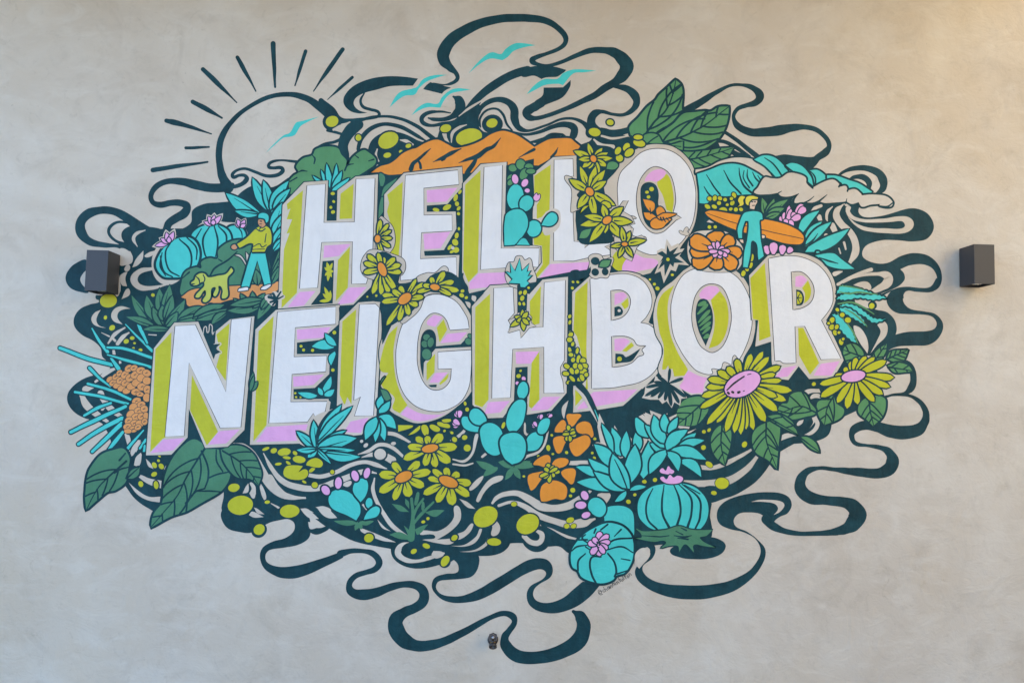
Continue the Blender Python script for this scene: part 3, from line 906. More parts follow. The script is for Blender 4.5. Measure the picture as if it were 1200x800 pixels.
# ------------------------------------------------------------------ leaves at the lower left
M('lower_left_ribbon', 'dark ground with pale stripes under the letter N')
O(80, 490)
f('K', "330,200! 460,195 640,200! 600,300 560,480 520,545 430,490 335,385 350,290")
f('B', "355,375! 420,430 480,460 540,458! 535,492! 470,480 400,440")
f('B', "420,330 470,350 550,365! 548,410! 470,385 415,345")
f('B', "360,230! 375,170 410,125! 425,130 385,210")
f('B', "385,275! 395,230 425,200! 430,215 415,280")
s('K', "335,380,20 400,460,26 490,520,30 560,540,20")
dots('L', "505,273,14,18 545,280,14,18 530,247,9,8 503,326,18,13 425,384,14,18 515,390,14,24 535,222,9,5", 6)
f('B', "455,235! 480,260 500,295! 470,280")
f('B', "560,300! 575,275 580,290!")
M('broad_leaf', 'large green leaf at the far lower left', G='leaf_blade')
leafv('g', "105,535! 100,450 110,350 130,290 190,215 260,185 325,178 358,230 352,290 338,370 280,418 230,430 170,480", "340,250 250,330 180,400 108,530", 3, 11, 9, 42)
leafv('g', "345,350! 370,305 420,285! 412,328 380,350", "345,350 415,288", 0, 9)
s('K', "300,245,9 335,205,7")
s('K', "352,285,6 310,295,8 270,320,8")
M('broad_leaf', 'largest green leaf below the letter N', G='leaf_blade')
leafv('g', "485,638! 500,560 550,490 560,380 575,310 620,220 690,145 740,122 790,150 800,175 870,180 905,195 950,310 935,375 890,430 800,482 700,540 600,575", "800,175 740,270 690,350 640,450 560,550 488,632", 5, 11, 9, 46)
for st in ("780,190,9 815,270,9 820,350,9 800,410,7", "820,350,8 880,325,8 950,312,6", "800,410,8 745,430,8 690,505,8", "760,425,6 830,425,8 890,430,6", "868,185,6 870,250,8 905,310,7"):
    s('K', st)
M('broad_leaf', 'rounded green leaf beneath the lower N and E', G='leaf_blade')
leafv('g', "895,185! 960,158 1025,165 1085,210 1115,265 1132,330 1115,392! 1070,355 990,345 950,310 910,250", "905,190 1000,250 1060,310 1115,388", 4, 9, 8, 50)

M('large_leaf', 'tall green leaf pointing up behind the upper O', G='leaf_blade')
O(600, 0)
leafv('G', "695,790! 690,745 740,690 790,630 840,590 860,560 905,520 960,468! 990,500 1000,560 995,640 1010,680 980,720 900,740 820,790 760,830", "760,820 830,720 900,650 940,560 960,472", 4, 11, 10, 40)
M('large_leaf', 'broad green leaf pointing right behind the upper O', G='leaf_blade')
O(800, 80)
leafv('G', "-200,420! -60,330 0,270 70,258 130,252 165,255 210,230 270,225! 265,290 240,370 180,440 80,492 0,490 -80,500 -180,490", "-160,450 0,400 120,340 268,228", 5, 11, 10, 44)
leafv('G', "-20,490! 60,490 160,480 220,470 300,465! 260,520 180,560 80,585 20,560", "0,540 120,520 295,468", 4, 9, 8, 44)
O(560, 110)
leafv('G', "960,290! 980,240 1050,240 1100,300 1200,280! 1200,330! 1100,310 1000,330", "965,290 1190,310", 2, 8)
M('agave_plant', 'small turquoise agave tips above the upper H', C='leaf')
O(240, 180)
blades('C', 745, 215, "632,130,26,-6 682,95,26,-8 715,58,34,-4 772,62,30,6 803,103,34,4 848,143,32,8", 7, name='agave_leaf')

# ------------------------------------------------------------------ the letters
def letter(ch, row, hull, faces, holes=(), lime=(), pink=(), dark=(), beige=(), hull_smooth=False, face_smooth=False, holebeige=False):
    M('letter_' + ch.lower(), f'white block letter {ch} with lime side and pink underside, {row} row', W='letter_face', L='letter_side', P='letter_underside', K='dark_opening', B='letter_border')
    f('B', hull, 5, straight=not hull_smooth)
    for q in lime:
        f('L', q, straight=not hull_smooth)
    for q in pink:
        f('P', q, straight=not hull_smooth)
    for q in dark:
        f('K', q, straight=not hull_smooth)
    for q in beige:
        f('B', q, straight=not hull_smooth)
    lp = f('W', faces, 8, 'k', not face_smooth, holes)
    for h in holes:
        hl = loop_px(h, not face_smooth)
        V, F = ribbon([(q[0], q[1], 4.5 / _org[2]) for q in hl], True)
        add_line('k', V, F)

O(240, 180)
letter('H', 'upper', "455,300 582,168 722,158 714,394 772,394 778,215 885,135 1014,124 1000,640 975,780 870,885 430,915 440,640",
       "600,188 705,180 697,405 878,402 888,150 995,147 980,640 945,760 862,762 867,515 683,520 660,785 557,790",
       lime=["575,215 480,295 485,330 502,322 480,385 512,385 478,470 497,465 475,530 465,560 450,905 540,815", "872,178 795,235 790,385 862,380", "850,545 838,785 768,865 780,625"],
       pink=["700,540 855,530 785,600 695,612", "555,810 650,805 580,890 485,900", "845,785 950,780 870,873 775,885"],
       dark=["690,630 757,626 750,878 620,886 675,815"])
dots('L', "750,235,12 755,282,9 738,316,9 752,343,12", name='berry')
for q in ("728,690,715,635,20", "728,690,748,640,18", "728,690,700,665,16", "728,690,705,715,18", "728,690,722,748,18", "728,690,755,690,18", "728,690,745,725,16"):
    a = [float(v) for v in q.split(',')]
    f('L', shape(*a, kind='point'), name='petal')
for q in ("735,860,700,780,22", "735,860,690,820,20", "735,860,735,800,18", "735,860,670,865,20"):
    a = [float(v) for v in q.split(',')]
    f('L', shape(*a, kind='point'), name='petal')
O(380, 110)
letter('E', 'upper', "352,590 468,465 808,428 812,560 796,1095 440,1110 355,1000 350,800",
       "478,480 782,448 787,530 582,552 583,712 747,708 749,802 568,812 562,968 773,958 775,1062 447,1092 465,700",
       lime=["460,515 368,592 380,640 368,690 385,750 402,800 405,815 400,880 380,940 435,960 450,800"],
       pink=["600,565 780,550 715,632 602,637", "580,820 740,808 680,905 588,912"],
       dark=["600,655 722,646 808,545 800,1085 785,1085 792,945 588,950 585,922 700,915 775,790 770,690 600,692"])
dots('L', "655,680,20,11,10 720,665,26,15,-25 770,610,12,22,15 778,645,12,14 795,575,8,14 788,672,9,14 786,703,9,10 776,830,11,18,15 767,870,17,20 735,900,10,18,40 772,915,18,17 748,925,14,8 790,790,7,10", name='berry')
e('B', 752, 903, 10, 10, name='berry')
O(380, 110)
letter('L', 'upper', "812,525 918,412 1068,400 1058,890 1280,890 1278,1030 1110,1105 990,1135 850,1168 828,1110 808,1060",
       "938,430 1042,420 1034,905 1258,905 1255,1015 1180,1010 918,1028",
       lime=["825,532 916,447 900,1045 845,1105 812,1030"], pink=["905,1050 1070,1045 1085,1100 990,1128 850,1145 850,1108"], hull_smooth=False)
O(560, 110)
letter('L', 'upper', "322,470 440,372 578,362 582,860 790,850 790,960 660,1000 530,1045 350,1080 322,1060 375,990 372,895 322,885",
       "448,388 556,382 558,482 508,488 520,505 580,560 580,670 555,690 562,866 625,870 625,905 680,860 778,852 778,880 740,895 778,920 778,942 650,958 560,978 446,978",
       lime=["330,482 426,415 420,690 400,690 380,720 345,732 345,650 370,610 360,590 330,580", "322,810 425,795 420,995 350,1075 330,1070 380,1000 375,890 330,885"],
       pink=["425,997 655,985 640,1030 530,1045 360,1078"])
O(740, 180)
letter('O', 'upper', "-160,130 -80,40 0,-10 80,-45 160,-55 250,-35 330,30 375,120 388,230 382,350 355,450 300,530 260,590 180,680 20,720 -60,700 -110,640 -120,540 -100,400 -140,300",
       "160,-28 250,-3 320,60 362,150 375,250 368,350 345,430 290,520 220,562 130,592 60,575 30,550 90,495 10,480 10,440 -20,400 30,375 -60,350 -78,270 -70,130 0,50 60,-5",
       holes=["145,78 90,100 45,170 28,270 45,370 80,430 130,466 180,462 225,425 262,390! 293,378! 245,345! 258,280 250,190 215,110"],
       lime=["150,168 200,120 235,180 247,260 240,345! 205,330! 185,250", "-72,220 -35,120 -10,90 -40,180 -40,240 -60,310", "-115,650 -80,570 -10,605 -60,685"],
       pink=["78,160 115,108 180,93 202,118 148,165 110,158", "0,590 70,610 150,625 145,660 60,685 -50,690"],
       dark=["52,215 70,178 110,168 145,188 160,240 160,305 200,340 235,355 230,400 190,435 130,445 80,405 60,330"], hull_smooth=True, face_smooth=True)
dots('L', "117,208,14 90,227,11 100,255,11", name='berry')
for q in ("68,268! 130,285 133,325 112,345! 85,310", "72,345! 110,350 150,375! 110,392 85,380", "145,330 170,312 195,340 190,360 160,370", "110,410 130,385 165,375 200,372 235,385! 205,410 180,435 130,438", "150,372! 190,350 265,355! 215,375 170,385"):
    f('O', q, 6, name='petal')
for q in ("108,320,4 112,352,7", "170,375,8 180,395,5", "185,375,8 200,400,5", "205,378,6 222,395,4"):
    s('K', q)
O(60, 370)
letter('N', 'lower', "603,190 722,40 862,34 952,255 965,90 1048,20 1192,2 1132,668 1035,766 902,772 808,545 800,712 705,812 556,815",
       "727,60 845,52 1025,447 1057,22 1172,12 1110,652 992,655 808,272 778,702 668,706",
       lime=["612,195 705,95 690,700 652,720 580,795 598,500", "825,345 978,678 912,757 815,552", "968,110 1045,42 1022,380 968,300 990,215"],
       pink=["655,725 785,715 715,787 580,803", "985,675 1105,665 1025,747 920,753"],
       dark=["893,95 905,65 918,100 932,55 945,110 960,90 955,165 990,165 970,190 992,212 962,225 952,255"])
s('B', "890,105,4 905,62,6 918,98,6 934,50,6 946,108,6 955,95,4")
s('B', "955,165,4 995,162,6 972,190,6 998,215,6 965,225,4")
O(260, 300)
letter('E', 'lower', "197,430 318,316 690,285 685,400 640,440 632,690 638,845 628,915 560,1095 165,1105 185,700",
       "328,328 667,297 665,398 430,417 422,592 614,585 608,675 410,690 402,855 615,852 605,905 560,960 535,918 500,970 278,978",
       lime=["215,440 303,352 262,990 185,1085 205,700"], pink=["440,430 640,415 595,478 440,490", "418,705 600,692 535,755 420,765", "265,1000 505,985 470,1080 200,1088"],
       dark=["440,507 585,490 682,403 672,760 645,860 625,845 632,572 440,574", "420,778 545,772 640,680 668,690 650,835 420,838", "685,300 760,297 690,372"])
dots('L', "660,448,11 465,527,9 480,549,9 532,552,9 650,668,10 430,802,7 435,825,7 462,825,7", name='berry')
blades('C', 668, 525, "528,530,60,8 605,452,40,-5 640,640,36,10,665,560 640,705,40,8,590,800 445,798,36,-6,560,820 565,770,30,0,590,815 660,780,36,6,600,815", 6, name='leaf')
O(260, 300)
letter('I', 'lower', "690,382 800,272 930,262 945,300 930,520 905,935 820,1045 700,1060 670,1000",
       "808,285 900,280 922,302 887,933 778,935 815,822 776,845",
       lime=["707,382 787,312 760,870 735,825 720,875 690,810"], pink=["742,970 860,945 815,1035 700,1030"])
O(440, 370)
letter('G', 'lower', "22,200 60,90 150,-20 250,-115 350,-145 470,-115 550,-20 570,70 570,420 480,530 370,600 250,628 160,600 70,535 95,490 30,405 30,300",
       "350,-125 460,-90 530,0 548,75! 437,82! 415,20 370,-15 320,-10 270,50 245,170 245,280 270,370 310,422 350,437 400,425 438,380 448,308! 368,310! 368,212! 565,200! 560,300 545,420 500,500 430,545 350,558 250,535 170,460 130,350 122,220 145,90 190,0 260,-90",
       lime=["32,250 75,115 130,58! 108,180 112,320 145,450 188,522! 142,570! 100,540 112,480 35,402 75,335! 30,320", "360,70! 400,20! 420,80! 375,155!", "350,220! 345,330! 300,380! 300,280!", "430,335! 420,370 380,405! 375,395!"],
       pink=["185,530! 260,570 370,578 420,565! 330,605 240,615 148,577!", "300,45 340,-5! 395,5! 350,65!", "420,105! 540,95! 490,150! 380,160!", "350,335! 425,330! 370,390! 315,392!"],
       dark=["262,190 270,120 295,85 330,82 352,110 355,178! 500,165! 565,100! 565,182! 352,192! 285,275! 280,368! 265,300", "308,405! 360,402! 358,418! 325,418!"], hull_smooth=True, face_smooth=True)
dots('g', "300,125,20,18 288,165,18,20 323,155,18,28,10 300,225,27,32 545,150,18,20 555,120,10,14", 4, name='berry')
O(440, 370)
letter('H', 'lower', "565,-55 672,-178 825,-185 900,-125 978,-212 1128,-228 1120,452 1030,555 890,578 745,595 655,600 568,520",
       "695,-162 805,-168 812,-15 775,25 790,55 772,100 845,80 850,132 905,72 984,66 990,-195 1112,-207 1105,260 1082,300 1082,340 1095,380 1105,452 988,452 988,182 802,195 790,478 683,482",
       lime=["585,-50 672,-130 662,490 625,535 580,520", "905,-85 970,-175 962,45 925,55 905,0", "915,275 960,210 960,490 915,540 898,530"],
       pink=["660,505 790,498 730,565 640,575", "820,212 960,208 910,280 825,282", "980,475 1085,472 1010,550 910,553"],
       dark=["830,-183 950,-200 890,-130 885,-20 840,-15", "820,302 892,298 890,500 880,575 745,595 810,510"])
dots('L', "850,322,8 838,352,13,12", name='berry')
dots('P', "868,368,11,13 830,393,10", name='bud')
dots('L', "850,-135,9,12 873,-135,11,15,15 860,-103,12,16 845,-70,8,11 870,-70,8,11 897,-165,8", name='berry')
blades('L', 862, 15, "862,-35,26 818,5,24 790,65,30 828,30,26 870,85,30 905,20,30 890,-20,26 895,50,26", 6, 'point', name='leaf')
O(600, 250)
letter('B', 'lower', "352,460! 455,370! 560,350 700,345 790,385 838,470 838,560 805,640 850,660 895,760 892,860 850,940 760,1030 650,1125! 500,1150! 350,1168!",
       "458,385! 600,358 700,362 770,400 812,470 815,540 790,600 752,640! 805,655 852,705 875,790 865,870 820,940 750,985 650,1010 550,1022 467,1025! 470,700!",
       holes=["578,452! 640,450 680,475 695,515 680,570 640,612 580,628!", "583,720! 660,720 710,740 735,772 785,775! 762,800 772,825 740,840 700,875 640,895 587,902!"],
       lime=["370,465! 442,400! 436,800! 445,1030! 430,1030! 440,930! 410,840! 395,780! 380,720! 360,690!", "370,1030! 415,1075! 370,1130!", "680,495! 683,540 660,562! 640,530!", "645,805! 700,755! 715,775! 670,810!"],
       pink=["390,1130! 475,1045! 735,1030! 660,1100! 380,1150!", "600,470! 650,462 675,485! 640,520! 600,540!", "600,735! 660,732 690,750! 640,805! 600,805!"],
       dark=["600,550! 630,545 650,572 640,595 600,605!", "605,820! 650,825 670,840 755,790! 730,830 700,865 640,875 605,882!", "800,640! 832,545! 830,655!"], hull_smooth=True, face_smooth=True)
e('B', 628, 570, 9, 9, name='berry')
e('L', 630, 852, 14, 14, name='berry')
O(760, 320)
letter('O', 'lower', "30,240 60,120 150,40 240,-40 340,-60 450,-45 540,10 600,110 625,280 610,400 560,490 540,540 420,600 380,680 270,720 150,640 60,580 85,450 40,350",
       "132,250 140,150 170,60 220,0 300,-30 400,-32 500,10 560,80 598,180 605,280 590,370 560,450 530,505! 500,480 485,535! 440,520 420,560 370,560 372,588 330,588 270,560 200,470 150,370",
       holes=["370,62 310,85 268,150 253,250 265,340 300,420 350,460 385,462 435,425 470,350 485,262 470,160 430,85"],
       lime=["50,210 75,130 150,70! 118,150 115,280 150,420 230,565! 210,600! 150,605! 140,560! 80,565! 88,430 60,330", "365,158! 418,105! 455,160 468,240 460,330 420,410 352,442! 380,350 386,260"],
       pink=["235,570! 300,602 345,612! 325,650! 320,700! 255,705! 160,665!", "298,125 340,80 400,80 415,102! 365,155! 310,150"],
       dark=["276,230 290,165 320,150 350,165 375,230 372,320 335,427! 290,330"], hull_smooth=True, face_smooth=True)
for q in ("287,190,340,170,26", "287,240,350,180,22", "290,290,362,215,22", "297,310,368,250,20", "302,335,366,285,20", "315,355,362,312,18", "322,380,358,360,26"):
    a = [float(v) for v in q.split(',')]
    f('G', shape(*a, kind='petal'), name='leaf')
O(760, 320)
letter('R', 'lower', "588,15! 700,-102! 800,-120 920,-110 1020,-60 1085,40 1098,140 1075,215 1040,275! 1145,505! 1085,612! 940,620! 880,545! 820,625! 735,615! 722,520! 718,400! 625,430! 642,275! 605,275!",
       "703,-83! 800,-100 900,-90 1000,-40 1060,40 1080,150 1060,210 1010,275! 1125,500! 1012,505! 915,310! 855,312! 862,525! 790,525 770,512 742,515! 715,100!",
       holes=["835,-8! 900,-5 955,50 970,110 950,170 900,205 845,215!"],
       lime=["595,30! 680,-60! 692,100! 715,370! 648,397! 645,275! 612,268!", "875,320! 905,320! 1000,525! 945,595! 880,480!", "935,42! 952,100 940,150 910,180! 915,120 900,88!"],
       pink=["1010,530! 1120,515! 1070,600! 965,600!", "785,555! 870,540! 815,605! 740,612!", "860,20! 900,15 930,40! 895,82! 860,80!"],
       dark=["865,95! 895,105 910,145 900,185 865,192!"], hull_smooth=True, face_smooth=True)
f('L', "870,108! 888,115 900,145 890,178 870,182!", name='fruit_slice')
for q in ("872,145,5 895,145,3", "872,145,5 890,115,3", "872,145,5 888,178,3"):
    s('K', q)

# ------------------------------------------------------------------ flowers among the letters
M('small_plumeria', 'small pale outlined flower beside the upper H', B='petal')
O(260, 300)
for st in ("310,255,250,240,36", "310,255,265,265,34", "310,255,290,290,34", "310,255,310,205,36", "310,255,355,210,30", "310,255,372,235,26"):
    a = [float(v) for v in st.split(',')]
    f('B', shape(*a, kind='petal'), 0)
for st in ("275,240,14 320,250,16", "300,220,12 318,250,10", "345,210,8 325,240,10", "360,235,6 330,250,8", "285,270,10 315,258,10", "300,285,9 318,262,9"):
    s('K', st)

M('daisy_flower', 'small lime daisy peeking from behind the upper H', L='petal', O='flower_centre')
O(420, 250)
f('B', "130,20 165,40 200,80 215,140 205,200 160,250 110,260 108,120", 8, 'k')
daisy(112, 150, 16, 22, 0, "130,38,30 175,62,24 192,100,22 198,145,24 187,198,26 142,245,28", 26, 7)
M('daisy_flower', 'lime daisy with orange centre between upper H and E', L='petal', O='flower_centre')
f('B', "70,215 120,215 200,240 265,270 275,320 255,360 225,370 230,450 210,470 120,400 40,370 15,330 20,280 45,235", 8, 'k')
f('K', "120,230 240,300 230,420 215,450 260,420 330,400 380,430 250,560 140,770! 130,520! 20,508! 100,400")
daisy(140, 328, 22, 42, -22, "55,243 33,290 30,348,36 82,472,36 133,478,36 178,470 218,450,38 252,347 248,302 215,262 150,258,28 115,232,30", 36, 7)
dots('L', "105,482,7 52,488,6", name='berry')
M('daisy_flower', 'drooping lime daisy left of the lower G', L='petal', O='flower_centre')
f('B', "340,380 400,350 450,350 500,310 525,325 520,370 560,385 590,420 600,460 540,475 430,470 390,490 360,560 310,610 250,640 270,540 320,460", 8, 'k')
f('K', "130,520 240,420 400,400 480,400 390,470 330,560 240,630 160,660 135,600")
daisy(272, 500, 42, 26, -38, "140,478 138,520 165,655,34 238,630 297,595 348,542 382,490 390,408,38 340,385,24 245,425,36 200,450", 36, 7)
M('daisy_flower', 'half hidden lime daisy above the lower G', L='petal', O='flower_centre')
f('K', "390,440 420,370 520,340 600,390 640,470 735,468! 660,550! 640,560 600,490 500,470")
daisy(448, 432, 28, 17, 10, "425,375,32 505,342,38 560,398,38 590,452,38 545,478,30 345,462,28 380,420,30", 36, 7)
dots('L', "610,455,11 605,480,14 632,493,10", 3, name='berry')
for q in ("665,480! 690,490 685,520! 665,505", "625,515! 655,525 655,558! 640,545"):
    f('B', q, name='petal')
s('K', "600,385,18 612,355,8")
s('K', "600,400,24 632,430,14 635,470,10")
M('starfish_flower', 'upper lime pointed flower beside the upper O', L='petal', O='flower_centre')
O(560, 110)
f('K', "585,330 640,290 700,300 790,320 830,400 820,440 740,540 700,800 800,850 700,880 590,860 582,500")
daisy(677, 382, 16, 20, -20, "562,335,44 645,290,34 705,330,30 730,318,34 762,345,34 787,378,36 758,425,38 712,468,38 650,440,34 612,432,36 592,385,34", 40, 7, 'point')
M('starfish_flower', 'middle lime pointed flower with long petals', L='petal', O='flower_centre')
f('B', "508,488 560,500 600,560 580,600 640,640 560,690 545,690 550,560", 8, 'k')
daisy(655, 573, 20, 26, -35, "598,425,44 690,425,50 745,448,48 752,512,44 805,655,56 690,728,50 585,670,54 535,503,54", 44, 7, 'point')
f('L', "725,680! 730,635 770,640 780,665!", 6, name='petal')
f('L', "600,700! 620,665 650,655!", 6, name='petal')
M('starfish_flower', 'lower lime pointed flower overlapping the upper O', L='petal', O='flower_centre')
f('B', "850,630! 880,625! 850,690! 900,720! 920,760! 870,775! 910,790! 900,850! 960,830! 985,850! 930,900! 900,980! 860,960! 800,900! 800,700!", 8, 'k')
daisy(757, 740, 28, 20, -35, "600,770,50 625,715,44 730,650,44 850,665,54 905,752,54 842,842,54 745,818,34 655,868,54", 46, 7, 'point')
M('starfish_flower', 'small lime five petalled flower below the upper O', L='petal', O='flower_centre')
O(600, 250)
daisy(660, 180, 17, 11, 0, "578,195,28 625,258,30 707,256,30 785,158,40 692,108,34 640,80,34", 30, 7, 'point')
M('berry_leaf', None, G='leaf')
f('G', "395,145! 410,105 465,90! 440,140", 6)
O(560, 110)
f('G', "755,440! 765,405 800,400 822,420 800,442", 6)
dots('L', "830,378,22,20 870,312,18,26,30 886,345,30,20,-40 945,290,36,20,15 938,256,26,14,0 820,335,16,24,30", 7, name='berry')
O(560, 110)
M('prickly_pear', 'turquoise prickly pear growing between the two upper L letters', C='paddle', P='bud', K='dark_ground', g='leaf')
f('K', "166,420! 330,380! 325,480! 330,580! 318,760! 295,890! 155,890!")
dots('G', "205,435,24,20 252,415,26,30 300,430,24,20 270,470,22,34,30 205,505,30,34 310,455,26,14 190,520,14,20", 6, name='leaf')
e('C', 220, 605, 48, 74, 5, 7)
e('C', 283, 642, 38, 48, 25, 7)
f('B', "375,800! 330,770 375,720 420,680 470,680 485,730 470,790 400,830")
e('C', 328, 790, 42, 48, 10, 7)
f('C', "372,770! 395,725 430,697 460,710 462,745 430,772", 7)
f('C', "155,888! 160,720 190,685 250,680 288,720 290,780 250,850 215,885!", 7)
f('C', "225,885! 268,845 305,885!", 5)
for q in ("218,500,18,28,-10", "275,522,18,24,30", "290,567,15,12,0"):
    a = [float(v) for v in q.split(',')]
    e('P', *a, 5)
f('P', "325,610 335,590 345,582! 350,595 362,590 360,615 340,628", 4)
M('agave_plant', 'small turquoise agave at the foot of the upper L', C='leaf')
O(420, 250)
f('B', "860,350 880,290 910,285 925,255 955,252 975,275 1005,265 1020,310 1040,400 980,440 900,430 870,400", 8, 'k')
f('K', "930,420! 1052,400! 990,470! 985,580! 932,585!")
f('C', "862,340! 895,350! 890,290! 918,340! 945,268! 955,340! 1000,298! 985,345! 1010,335! 990,370! 1018,362! 985,395! 1000,410! 975,432! 950,430! 948,410! 880,408! 905,385!", 7)
dots('L', "948,465,9,12 975,463,11,15,15 960,497,12,16 945,530,8,11 970,530,8,11 997,436,8", name='berry')
M('star_leaf', 'lime leaf star on the lower H crossbar', L='leaf')
f('B', "935,585! 980,570! 1015,610! 1010,640! 1040,660! 1000,672! 955,725! 945,680! 880,700! 895,660! 880,625! 920,610!", 8, 'k')
blades('L', 962, 618, "962,565,26 915,605,24 890,662,30 928,632,24 970,688,30 1008,622,30 992,578,26 998,652,26", 6, 'point')
M('olive_sprig', 'dark berries with one green leaf above the lower B', K='berry', G='leaf')
O(600, 250)
f('B', "455,285 450,255 480,238 520,245 540,270 590,262 585,300 575,330 560,375 520,375 490,382 460,370 450,335", 8, 'k')
f('K', "575,300! 610,342! 580,345!")
dots('K', "488,280,26,24 487,345,22,22 545,342,20,22", name='berry')
f('G', "510,312! 530,278 578,275! 560,310", 7, name='leaf')
f('K', "330,370! 375,370! 410,400! 450,355! 355,455! 330,460!")
f('K', "335,350! 350,335 385,330 410,345 440,335 460,312! 462,340 445,365 400,385 375,372 365,352")
M('seed_stalk', 'tall lime seed stalk between the lower H and B', L='seed', C='stem')
f('K', "330,460! 352,455! 352,760! 385,800! 420,850! 450,920! 440,970! 410,1000! 360,1010! 355,1165! 325,1170!")
dots('L', "358,402,8 385,402,9,7 353,438,9 338,603,9,12 338,638,8,14 345,705,14,16 342,740,16,13 358,770,9,13", 5, name='seed')
O(620, 390)
dots('L', "245,10,15 238,40,16,14 255,66,9,13,20 238,100,9,16 260,130,8,14,-30 282,105,9,18,10 245,128,14,11,10 258,158,12,13 290,155,12,25,8 315,165,16,18 272,193,15,16 298,190,10,14 222,195,18,13,30 250,222,12,20,-20 215,238,19,12,5 298,220,14,22,35 325,195,18,16,0 280,225,12,16 252,268,10,22,-45 318,230,20,22 335,245,12,12 232,290,14,10 292,275,9,14 310,262,12,20 300,200,12,18", 5, name='seed')
s('K', "240,290,14 242,380,28 238,470,30")
s('B', "265,310,4 310,360,20 370,450,26 430,560,24 470,690,8")
s('K', "290,300,30 340,360,24 390,460,22 440,580,22 490,690,18")
so('C', "385,450,4 420,540,10 455,620,18 490,700,8", 3)
f('B', "230,395! 195,430 192,470 205,505! 215,450")

# ------------------------------------------------------------------ orange flowers
M('zinnia_flower', 'orange zinnia with pink stamens above the lower O', O='petal', P='stamen', B='pale_rim')
O(740, 180)
f('B', "340,490 380,460 440,450 540,455 600,490 650,550 655,620 620,680 550,695 440,690 370,665 330,600", 6, 'k')
for q in ("510,570,485,458,100", "510,570,595,490,70", "510,570,645,585,66", "510,570,610,672,76", "510,570,488,678,78", "510,570,362,655,84", "510,570,345,572,72", "510,570,345,500,84"):
    a = [float(v) for v in q.split(',')]
    f('O', shape(a[0]+(a[2]-a[0])*0.22, a[1]+(a[3]-a[1])*0.22, a[2], a[3], a[4], 0, 'petal'), 9)
    s('K', f"{a[0]+(a[2]-a[0])*0.3},{a[1]+(a[3]-a[1])*0.3},9 {a[0]+(a[2]-a[0])*0.6},{a[1]+(a[3]-a[1])*0.6},3")
blades('P', 510, 572, "448,545,24 475,520,22 503,515,24 540,545,24 575,572,26 560,600,24 520,612,24 480,605,24 455,575,22 530,590,22", 6, 'petal', name='stamen')
M('star_leaf', 'dark spiky leaf with lime dot below the upper O', K='leaf', B='pale_rim')
f('K', "50,715! 110,700! 150,650! 300,560! 345,660! 250,720! 160,800! 110,740!")
f('B', "150,570 175,555! 195,560! 205,500! 235,545! 275,525! 285,560! 310,555! 280,600! 338,655! 275,650! 260,690! 230,680! 190,760! 170,690! 135,705! 160,640! 150,600!", straight=True)
f('K', "150,585 180,570! 205,590! 208,535! 225,575! 275,545! 245,590! 300,575! 255,610! 310,640! 250,640! 245,665! 225,645! 195,720! 190,650! 155,680! 180,625! 165,640! 185,605!", straight=True)
e('L', 213, 620, 10, 10)
dots('L', "108,737,7 135,765,9 152,790,12 240,710,9", name='berry')
f('B', "278,455 290,452 302,462! 312,440 325,432 335,445! 325,458 338,470 325,480 305,475 290,470", 6, 'k')

# ------------------------------------------------------------------ wave and surfer
M('breaking_wave', 'turquoise breaking wave with pale foam crest', C='water', B='foam')
O(740, 180)
f('B', "375,95! 450,80 520,45 600,25 690,30 760,55 800,100 830,140 880,150 940,120 990,120 1020,150 1030,190 1060,200! 1130,165 1200,150 1300,160! 1300,200! 1240,230 1180,250! 1120,270 1080,290 1040,250 980,290 940,275 975,235! 920,245 850,230! 790,230 780,210 790,160 720,100 640,65 540,70 380,120", 9)
f('C', "385,120! 460,95 540,65 620,62 700,95 770,140 795,175 785,210 740,235 660,240 560,250 500,250 440,295! 400,290! 395,200", 9)
for st in ("440,125,4 480,190,7 520,240,8", "540,100,4 580,170,8 640,235,9", "630,85,4 635,130,7 660,190,10 710,235,10", "680,95,4 680,140,8 710,190,8", "710,110,4 730,150,8 770,185,8", "425,195,4 455,240,8 490,265,6", "660,100,4 655,140,6 690,200,7", "740,130,4 760,165,7"):
    s('K', st)
O(800, 80)
f('C', "418,535! 470,512 530,520 580,555 620,600 600,630 560,645 520,610 480,570", 9)
f('C', "600,570! 640,555 700,575 740,620 770,680 760,690! 720,660! 725,630 680,615 640,620 620,590", 9)
f('C', "745,600! 790,598 830,625 845,650! 800,670 775,690! 765,640", 9)
f('C', "845,628! 900,630 970,655 1040,680 1110,725! 1060,745 1040,715 990,705 960,720! 930,670! 900,650! 850,650", 9)
for st in ("480,525,4 530,560,7 580,630,8", "560,535,4 610,580,8 650,610,8", "750,605,4 775,640,8 778,685,8"):
    s('K', st)
O(900, 190)
f('B', "-60,150! -20,90 20,95 70,95 120,65 180,70 220,90 225,120 260,150! 320,120 380,102 415,125 420,145! 455,140 465,165! 510,160 545,185 550,195! 620,190 690,200 730,235 720,260 655,255 655,245! 600,250 550,262 530,235! 490,245 460,230! 420,235 340,240 305,232! 345,190! 270,235 200,235 160,240 150,225! 180,185! 130,200 80,200 55,180! 0,190 -80,180", 9)
for st in ("230,95,4 228,120,8 262,152,8", "420,130,4 415,145,8", "470,150,6 465,170,8", "650,258,8 700,260,8 730,240,6", "178,186,4 156,212,7 150,234,7", "345,192,3 312,220,6 286,238,7", "270,200,3 240,225,6 214,238,7", "462,214,3 455,242,7", "80,170,3 60,182,6 55,198,6"):
    s('K', st)
O(740, 180)
M('berry_cluster', 'clusters of lime berries around the surfer', L='berry')
